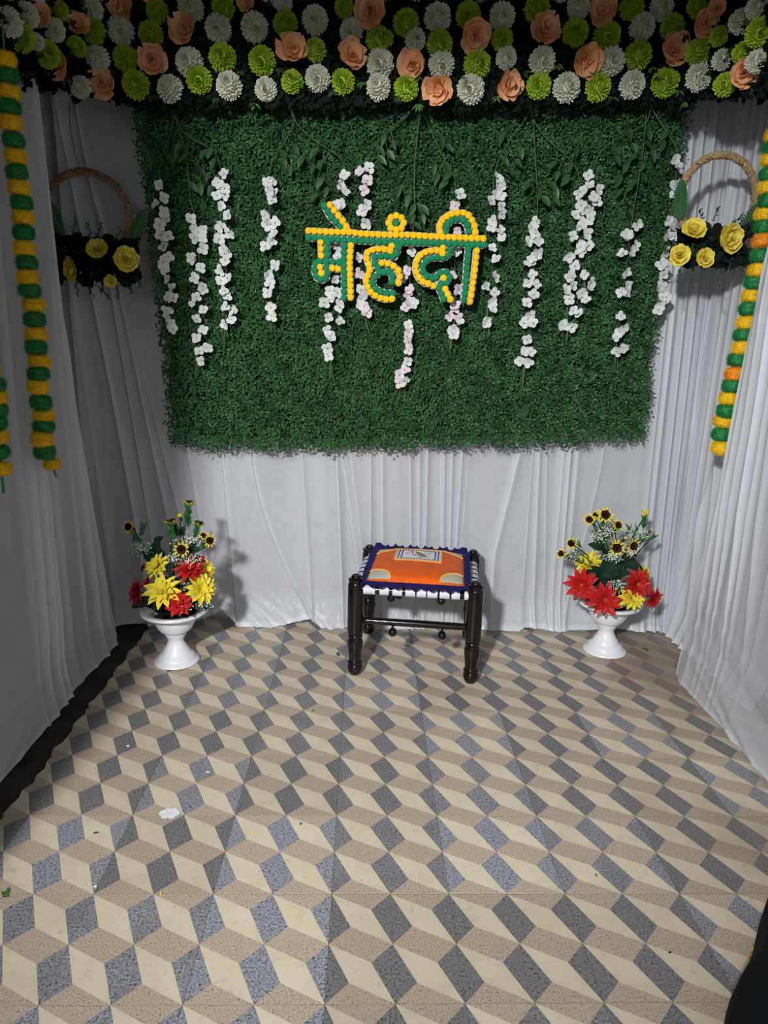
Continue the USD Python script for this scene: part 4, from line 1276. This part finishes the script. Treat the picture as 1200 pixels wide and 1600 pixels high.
bouquet('bouquet of large red star flowers with maroon-eyed daisies in the right urn', (1.200, 2.925, 0), lambda x, y: (860 + x / S6, 790 + y / S6), 2.89,
        [(325, 820, 165, 'r', (-.35, -1, .15), -.10), (560, 980, 175, 'r', (-.05, -1, .3), -.14), (895, 815, 165, 'r', (.2, -1, .15), -.11), (1060, 960, 120, 'r', (.8, -1, -.2), -.08), (405, 615, 150, 'y', (-.7, -.6, .7), .03), (840, 960, 140, 'y', (.15, -1, .5), -.12), (965, 705, 100, 'y', (.7, -.7, .6), .0), (725, 1005, 50, 'y', (0, -1, .3), -.1)],
        [(560, 105, 90, (.0, -1, .55), .0, 1.3), (408, 145, 66, (-.5, -1, .3), -.01, 1.3), (468, 100, 50, (-.2, -1, .4), .0, 1.4), (690, 210, 72, (.2, -1, .6), -.02, 1.5), (218, 395, 66, (-.4, -1, .4), .0, 1.4), (118, 505, 60, (-.6, -.8, .5), .0, 1.4), (680, 432, 88, (-.05, -1, .05), -.08, .9), (845, 412, 80, (.25, -1, .1), -.07, 1.0)],
        [(982, 112, 66, (.1, .1, 1), .0), (1085, 312, 24, (.5, -.5, .8), .0), (1042, 262, 26, (.3, -.5, .9), .0), (770, 350, 30, (.2, -.6, .8), -.05)],
        [(560, 290, 130, 70, 90, .0), (500, 330, 70, 50, 40, .0), (215, 495, 90, 60, 60, .0), (660, 540, 95, 55, 80, -.08), (700, 830, 95, 60, 110, -.08), (965, 295, 60, 60, 50, .0), (840, 500, 50, 35, 30, -.07), (755, 1010, 50, 50, 34, -.1), (268, 945, 50, 40, 26, -.05), (640, 260, 60, 60, 34, .0), (820, 250, 60, 40, 16, .0)],
        [(480, 420, 180, 2.9, .0), (560, 480, 150, 2.2, .0), (560, 640, 170, 1.8, -.04), (660, 660, 190, .5, -.06), (840, 600, 240, -.5, -.03), (900, 640, 170, -.3, -.02), (520, 760, 180, -1.8, -.05), (620, 720, 190, .2, -.07), (820, 530, 160, .2, -.03), (400, 700, 150, 2.9, -.05), (370, 965, 120, 3.4, -.09), (700, 720, 160, -.3, -.07), (480, 670, 160, 2.5, -.04), (600, 600, 150, 1.4, -.05), (740, 600, 160, 1.0, -.04), (560, 820, 150, -1.4, -.06), (650, 790, 140, -.9, -.07), (500, 860, 140, -2.2, -.06), (760, 700, 150, .1, -.05)],
        [(490, 230, 420, 150, 14, .0), (640, 330, 690, 225, 16, -.01), (330, 440, 250, 380, 18, .0), (250, 540, 130, 520, 18, .0), (970, 250, 975, 150, 20, .0), (930, 390, 1075, 330, 18, .0), (870, 330, 890, 240, 12, .0), (830, 280, 820, 235, 10, .0), (540, 240, 560, 130, 18, .01), (440, 600, 260, 450, 4, .0), (420, 650, 260, 530, 4, .0), (850, 420, 960, 330, 10, .0)], S6)

# ------------------------------------------------------------------ stool
front_l, front_r = np.array([.040, 2.672]), np.array([.524, 2.606])
back_l, back_r = np.array([.098, 3.098]), np.array([.580, 3.042])
ctr = (front_l + front_r + back_l + back_r) / 4
stool = thing('stool', 'low dark polished wooden stool with turned legs and white woven straps in the middle', 'stool', (ctr[0], ctr[1], 0))
LEG = [(0, .0), (.016, 0), (.0225, .003), (.0275, .012), (.0315, .024), (.0325, .034), (.031, .043), (.0275, .048), (.030, .051), (.0325, .055), (.0325, .059), (.029, .063), (.0265, .068), (.0275, .085), (.030, .105), (.0325, .126), (.0335, .142), (.032, .156), (.0285, .166), (.0275, .169),
       (.030, .171), (.0315, .175), (.030, .180), (.0278, .183), (.031, .186), (.0335, .192), (.034, .215), (.0342, .33), (.0335, .400), (.0315, .409), (.0285, .413), (.0285, .416), (.0315, .4185), (.0325, .4225), (.0315, .427), (.0265, .430), (.0200, .4325), (.0205, .4345), (.0195, .440), (.016, .4435), (.0095, .4445), (.008, .4425), (0, .4425)]
legm = lathe(LEG, 40)
L3 = lambda p, z: np.array([p[0] - ctr[0], p[1] - ctr[1], z])
for p in (front_l, front_r, back_l, back_r):
    obj('leg', put(legm, None, L3(p, 0)), M_wood, stool, smooth=35)
ZR, ZS = .383, .245
rails = []
for a, b_ in ((front_l, front_r), (back_l, back_r), (front_l, back_l), (front_r, back_r)):
    obj('seat_rail', tube([L3(a, ZR), L3(b_, ZR)], .0185, 20), M_wood, stool, smooth=40)
for a, b_ in ((front_l, front_r), (back_l, back_r), (front_l, back_l), (front_r, back_r)):
    z = ZS if abs(a[1] - b_[1]) < .2 else ZS + .045
    A_, B_ = L3(a, z), L3(b_, z)
    ts = np.array([0, .06, .07, .10, .5, .90, .93, .94, 1.0])
    obj('stretcher', tube(A_ + (B_ - A_) * ts[:, None], np.array([.010, .010, .014, .0145, .0155, .0145, .014, .010, .010]), 20), M_wood, stool, smooth=40)
BALL = lathe([(0, -.019), (.009, -.0168), (.0155, -.011), (.0185, -.003), (.0185, .003), (.0155, .0105), (.010, .0155), (.006, .018), (.0055, .030), (0, .030)], 24)
for (a, b_), z, fr in (((front_l, front_r), ZR - .030, (.30, .72)), ((front_l, front_r), ZS - .044, (.32, .74)), ((back_l, back_r), ZR - .036, (.3, .7)), ((back_l, back_r), ZS - .044, (.3, .7))):
    for t in fr:
        p = a + (b_ - a) * t
        obj('finial_ball', put(BALL, None, L3(p, z)), M_wood, stool, smooth=40)
# woven straps: warps wrap the front and back rails, wefts the side rails


def strap(t0, t1, across):
    a0, a1, b0, b1 = (front_l, front_r, back_l, back_r) if across else (front_l, back_l, front_r, back_r)
    out = []
    R = .0205
    n = 12
    rows = []
    P0, P1 = (a0 + (a1 - a0) * np.array([[t0], [t1]])), (b0 + (b1 - b0) * np.array([[t0], [t1]]))
    d = (P1 - P0); d = d / np.linalg.norm(d, axis=1, keepdims=True)
    lift = 0.0 if across else .0016
    for k in range(n + 1):                          # round the front rail from under to top
        a = -PI * .62 - PI * .0 + (PI * 1.12 + PI * .0) * 0 + (k / n) * (-PI * 1.12)
        a = -PI / 2 - k / n * PI
        off = np.c_[d * (R * math.cos(a)), np.full(2, R * math.sin(a))]
        rows.append(np.c_[P0 - ctr, np.full(2, ZR)] + off)
    for k in range(n + 1):
        a = PI / 2 - k / n * PI
        off = np.c_[d * (R * math.cos(a)), np.full(2, R * math.sin(a))]
        rows.append(np.c_[P1 - ctr, np.full(2, ZR)] + off)
    rows.append(rows[0])
    P = np.array(rows)
    P[..., 2] += lift
    inner = P.copy(); inner[..., 2] -= 0
    return grid(P)


for t0, t1 in ((.085, .185), (.222, .300), (.330, .412), (.440, .522), (.533, .612), (.622, .706), (.724, .806), (.822, .892), (.928, .968)):
    obj('strap', strap(t0 - .03 + .012, t1 - .03 + .012, True), M_strap, stool, smooth=50)
for k in range(6):
    t0 = .10 + k * .138
    obj('strap', strap(t0, t0 + .105, False), M_strap, stool, smooth=50)

# ------------------------------------------------------------------ cushion
ZT = ZR + .0225
cu, cv = (front_r - front_l), ((back_l - front_l) + (back_r - front_r)) / 2
eu, ev = cu / np.linalg.norm(cu), cv / np.linalg.norm(cv)
cc = np.array([.306, 2.822])
CW, CDp = .395, .430
cush = thing('cushion', 'orange velvet cushion with navy ruffle and embroidered parrot panel, on the stool', 'cushion', (cc[0], cc[1], ZT))


def cpt(a, b, z=0.0):
    """cushion plane: a, b in [-1, 1] -> local xyz"""
    q_ = eu * a * CW / 2 + ev * b * CDp / 2
    return np.array([q_[0], q_[1], z])


def puff(a, b):
    """height of the cushion's upper face"""
    h = .026 + .033 * (np.clip(1 - np.abs(a) ** 3.2, 0, 1) * np.clip(1 - np.abs(b) ** 3.2, 0, 1)) ** .55
    return h + .006 * (meshkit.noise(np.stack([np.asarray(a) * 3.1, np.asarray(b) * 3.4, np.asarray(a) * 0], -1), 5) - .5) * (1 - np.maximum(np.abs(a), np.abs(b)) ** 6)


n = 36
g1 = np.linspace(-1, 1, n)
A2, B2 = np.meshgrid(g1, g1, indexing='ij')
topP = np.zeros((n, n, 3)); botP = np.zeros((n, n, 3))
H = puff(A2, B2)
for i in range(n):
    for j in range(n):
        topP[i, j] = cpt(A2[i, j], B2[i, j], H[i, j]); botP[i, j] = cpt(A2[i, j] * .93, B2[i, j] * .93, .002 + .020 * max(abs(A2[i, j]), abs(B2[i, j])) ** 10)
bt = grid(botP); bt.faces = bt.faces[:, ::-1]
obj('cover', join([grid(topP), bt]), M_orange, cush, smooth=60)


def ruffle():
    per = []
    N = 130
    for side in range(4):
        for k in range(N):
            t = -1 + 2 * k / N
            per.append([(t, -1), (1, t), (-t, 1), (-1, -t)][side])
    per = np.array(per)
    per = np.vstack([per, per[:1]])
    K = len(per)
    P = np.zeros((K, 5, 3))
    r_ = np.random.default_rng(3)
    ph = np.arange(K) / (K - 1) * 2 * PI * 46
    for i, (a, b) in enumerate(per):
        out = np.array([a if abs(a) >= abs(b) else 0, b if abs(b) >= abs(a) else 0], float)
        if abs(abs(a) - abs(b)) < .06:
            out = np.array([np.sign(a), np.sign(b)]) * .75
        base = cpt(a, b, .026)
        dirv = eu * out[0] + ev * out[1]
        dirv = dirv / (np.linalg.norm(dirv) + 1e-9)
        back = np.clip((b - .3) / .5, 0, 1)
        frt = np.clip((-b - .3) / .5, 0, 1)
        for j in range(5):
            t = j / 4
            wdt = .034 * t
            z = .026 + t * (.006 * math.sin(ph[i]) + .004 * math.sin(ph[i] * .47 + 1)) + back * t * .020 - frt * t * .011 + .004 * math.sin(PI * t)
            tang = np.array([-dirv[1], dirv[0]])
            sway = .004 * t * math.cos(ph[i])
            q_ = base[:2] - dirv * .006 + dirv * wdt + tang * sway
            P[i, j] = (q_[0], q_[1], max(z, .001))
    g = grid(P)
    return join([g, put(g, None, (0, 0, -.0018))])


obj('ruffle', ruffle(), M_navy, cush, smooth=70)


def on_top(poly_pts, lift, sub=10):
    """an applique lying on the cushion: polygon in (a, b) draped over the puffed face"""
    poly = Polygon(poly_pts)
    v, f = trimesh.creation.triangulate_polygon(poly, engine='earcut')
    m_ = trimesh.Trimesh(np.c_[v, np.zeros(len(v))], f, process=False)
    for _ in range(4):
        if len(m_.faces) < 900:
            m_ = m_.subdivide()
    v = np.array(m_.vertices)
    h = puff(v[:, 0], v[:, 1])
    P = np.array([cpt(a, b, z + lift) for (a, b), z in zip(v[:, :2], h)])
    if trimesh.Trimesh(P, m_.faces, process=False).face_normals[:, 2].mean() < 0:
        m_.faces = m_.faces[:, ::-1]
    return trimesh.Trimesh(P, np.array(m_.faces), process=False)


def braid(path, lift, r):
    q_ = resample(np.array(path), .03)
    h = puff(q_[:, 0], q_[:, 1])
    pts_ = np.array([cpt(a, b, z + lift) for (a, b), z in zip(q_, h)])
    balls = []
    for p in resample(pts_, r * 1.5):
        balls.append(put(trimesh.creation.icosphere(1, 1), None, p, r))
    return join(balls)


for sx, sy in ((-1, -1), (1, -1), (-1, 1), (1, 1)):
    R = .40
    arc = [(sx * (.97 - R * math.cos(t) * 1.15), sy * (.97 - R * math.sin(t) * (1.0))) for t in np.linspace(0, PI / 2, 12)]
    patch = obj('corner_patch', on_top([(sx * .97, sy * .97)] + arc, .0016), M_sequin, cush, smooth=60, label='silver-green sequinned corner patch')
    obj('gold_trim', braid(arc, .002, .0042), M_gold, patch)
# embroidered panel
pw, pd = .50, .42
pc = (-.01, .32)
rect = lambda s: [(pc[0] - pw * s, pc[1] - pd * s), (pc[0] + pw * s, pc[1] - pd * s), (pc[0] + pw * s, pc[1] + pd * s), (pc[0] - pw * s, pc[1] + pd * s)]
pan = obj('embroidered_panel', on_top(rect(1.0), .0018), M_cloth_w, cush, smooth=60, label='white panel embroidered with a green parrot')
obj('gold_trim', braid(rect(1.02) + rect(1.02)[:1], .003, .0046), M_gold, pan)
# cross-stitch border: two rows of small blue stitches
st_ = []
for s, k in ((.88, 15), (.74, 13)):
    rr = resample(np.array(rect(s) + rect(s)[:1]), .058)
    for i, (a, b) in enumerate(rr):
        w = .017
        st_.append(on_top([(a - w, b - w * .8), (a + w, b - w * .8), (a + w, b + w * .8), (a - w, b + w * .8)], .0026) if False else None)
        z = float(puff(np.array([a]), np.array([b]))[0])
        bx = trimesh.creation.box([.0062, .0046 if i % 2 else .0070, .0012])
        st_.append(put(bx, None, cpt(a, b, z + .0026)))
obj('border_stitching', join(st_), M_thr_blue, pan)


def motif(pts_, mat_, name, lift=.003):
    return obj(name, on_top([(pc[0] + x * pw * .62, pc[1] + y * pd * .62) for x, y in pts_], lift), mat_, pan)


motif([(-.16, .62), (.02, .66), (.22, .40), (.42, .12), (.62, -.30), (.80, -.62), (.52, -.42), (.40, -.58), (.22, -.30), (-.02, -.22), (-.08, .10), (-.26, .34)], M_thr_green, 'parrot')
motif([(-.30, .62), (-.14, .78), (-.02, .62), (-.16, .46)], M_thr_red, 'parrot_head')
motif([(-.62, .60), (-.40, .60), (-.40, .74), (-.50, .86), (-.62, .74)], M_thr_red, 'flower_motif')
motif([(-.86, .30), (-.60, .30), (-.60, .40), (-.86, .40)], M_thr_red, 'flower_motif')
motif([(-1.0, .0), (-.72, -.04), (-.72, .08), (-1.0, .10)], M_thr_red, 'flower_motif')
motif([(.50, .34), (.72, .30), (.90, .42), (.72, .52)], M_thr_red, 'flower_motif')
motif([(.40, .38), (.50, .38), (.50, .46), (.40, .46)], M_thr_red, 'flower_motif')
motif([(-.50, .52), (-.44, .52), (-.40, .10), (-.02, -.30), (-.06, -.36), (-.46, .04)], M_thr_dark, 'branch_motif')
motif([(-.40, -.20), (-.26, -.22), (-.26, -.34), (-.40, -.30)], M_thr_red, 'flower_motif')
motif([(.02, -.66), (.30, -.60), (.28, -.74), (.06, -.80)], M_thr_blue, 'flower_motif')


# ------------------------------------------------------------------ black cloth bag in the near right corner
def heap():
    out = [(1.111, 1.432), (1.060, 1.372), (1.019, 1.324), (.975, 1.265), (.931, 1.206), (.885, 1.160), (.840, 1.124), (.80, 1.06), (.82, .90), (.98, .80), (1.16, .86), (1.24, 1.05), (1.25, 1.28), (1.20, 1.42)]
    o = resample(np.array(out + out[:1]), .02)[:-1]
    c = o.mean(0)
    rings = []
    for t in np.linspace(0, 1, 14):
        k = math.cos(t * PI / 2) ** .55
        pts_ = c + (o - c) * k
        z = .20 * math.sin(t * PI / 2) ** .8
        rings.append(np.c_[pts_, np.full(len(o), z)])
    P = np.array(rings)
    P = np.concatenate([P, P[:, :1]], 1)
    g = grid(P)
    v = np.array(g.vertices)
    nz = meshkit.fbm(v * 9, 4, 3) - .5
    k = np.clip(v[:, 2] / .04, 0, 1)
    v[:, 2] += nz * .09 * k
    d = v[:, :2] - c
    v[:, :2] -= d * (np.clip(nz, 0, 1) * .12 * k)[:, None]
    v[:, 2] = np.maximum(v[:, 2], .001)
    g.vertices = v
    if g.face_normals[:, 2].mean() < 0:
        g.faces = g.faces[:, ::-1]
    return g


bag = thing('cloth_bag', 'slumped black cloth bag in the near right corner of the floor', 'bag')
obj('bag_body', heap(), M_bag, bag, smooth=True)
for u, v, du, dv in ((1177, 1478, 6, 12), (1170, 1493, 5, 8)):
    p0, p1 = at(u, v, 2, .02), at(u + du, v + dv, 2, .012)
    d = (p1 - p0); s = np.cross(d, [0, 0, 1.0]); s = s / np.linalg.norm(s) * .009
    P = np.array([[p0 - s, p0 + s], [(p0 + p1) / 2 - s + [0, 0, .006], (p0 + p1) / 2 + s + [0, 0, .006]], [p1 - s, p1 + s]])
    g = grid(P)
    obj('yellow_ribbon_end', join([g, put(g, None, (0, 0, -.001))]), M_pom_y, bag, label='yellow ribbon end')

# ------------------------------------------------------------------ litter on the tiles
rl = random.Random(12)


def flat_leaf(u, v, size, label, name='fallen_leaf', m_=M_twig, n=1, cat='leaf'):
    c = at(u, v, 2, .0)
    out = []
    for k in range(n):
        a = rl.uniform(0, 2 * PI)
        L = size * rl.uniform(.7, 1.1)
        d = np.array([math.cos(a), math.sin(a), .12])
        out.append(leaf_at(c + np.array([rl.uniform(-1, 1), rl.uniform(-1, 1), 0]) * size * (.7 if n > 1 else 0) + np.array([0, 0, .002]), d, (0, 0, 1), L, L * .5, bend=-.08, nl=5))
    g = join(out)
    g2 = put(g, None, (0, 0, -.0006))
    v_ = np.array(g2.vertices); v_[:, 2] = np.maximum(v_[:, 2], .0002); g2.vertices = v_
    tag(obj(name, join([g, g2]), m_), label, cat)


flat_leaf(529, 1023, .018, 'dark leafy scrap lying left of the stool foot', 'leaf_scrap', M_spike, 6)
flat_leaf(635, 1009, .016, 'small green leaf scrap under the stool', 'leaf_scrap', M_spike, 4)
flat_leaf(7, 1399, .020, 'green leaf cluster on the tiles at the left edge of the picture', 'leaf_scrap', M_twig, 5)
flat_leaf(145, 1303, .016, 'single small green leaf on a cream diamond near the left', 'fallen_leaf', M_twig, 1)
flat_leaf(1011, 1016, .020, 'dark green leaf scrap beside the right urn', 'leaf_scrap', M_spike, 5)
flat_leaf(488, 1112, .012, 'tiny green leaf in front of the left stool foot', 'fallen_leaf', M_twig, 1)
flat_leaf(470, 1286, .012, 'tiny green leaf on the middle tiles', 'fallen_leaf', M_twig, 1)
flat_leaf(930, 1366, .013, 'tiny bright green leaf on the right-hand tiles', 'fallen_leaf', M_twig, 1)
flat_leaf(1044, 1490, .010, 'tiny dark speck of leaf near the black bag', 'fallen_leaf', M_dark_leaf, 1)
flat_leaf(368, 980, .016, 'dark leaf scrap at the back curtain hem on the left', 'leaf_scrap', M_spike, 3)
flat_leaf(964, 1288, .010, 'tiny brown leaf on the right-hand brown diamond', 'fallen_leaf', M_vine, 1)
flat_leaf(251, 1400, .012, 'tiny yellow petal on a tile joint at the left', 'fallen_petal', M_lemon, 1, 'petal')
flat_leaf(290, 1388, .012, 'tiny yellow petal beside the left tile joint', 'fallen_petal', M_lemon, 1, 'petal')


def paper_flower():
    c = at(265, 1272, 2, 0)
    out = []
    for k in range(6):
        a = 2 * PI * k / 6
        n_ = 10
        t = np.linspace(0, 2 * PI, n_, endpoint=False)
        cen = c + np.array([math.cos(a) * .019, math.sin(a) * .012, .003])
        rim = np.stack([cen[0] + .0125 * np.cos(t), cen[1] + .0125 * np.sin(t), np.full(n_, .0022) + .002 * rl.random()], 1)
        out.append(trimesh.Trimesh(np.vstack([[cen], rim]), [[0, 1 + i, 1 + (i + 1) % n_] for i in range(n_)], process=False))
    return join(out + [put(x, None, (0, 0, -.0012)) for x in out])


tag(obj('fallen_blossom', paper_flower(), M_paper), 'fallen white fabric blossom lying on a brown diamond at the left', 'flower')
for u, v, du, label in ((325, 1207, 6, 'small white paper chip on a dark diamond left of the middle'), (200, 1166, 4, 'small white paper chip on a dark diamond near the dark strip'), (149, 1386, 5, 'white paint fleck at a tile corner near the left')):
    c = at(u, v, 2, 0); s = mpp(c)
    b = trimesh.creation.box([du * s, 1.6 * s * 2, .002]); b = jiggle(b, .0012, 300, 2); b.apply_translation(c + np.array([0, 0, .0022]))
    v_ = np.array(b.vertices); v_[:, 2] = np.maximum(v_[:, 2], .0003); b.vertices = v_
    tag(obj('paper_chip', b, M_paper), label, 'paper scrap')
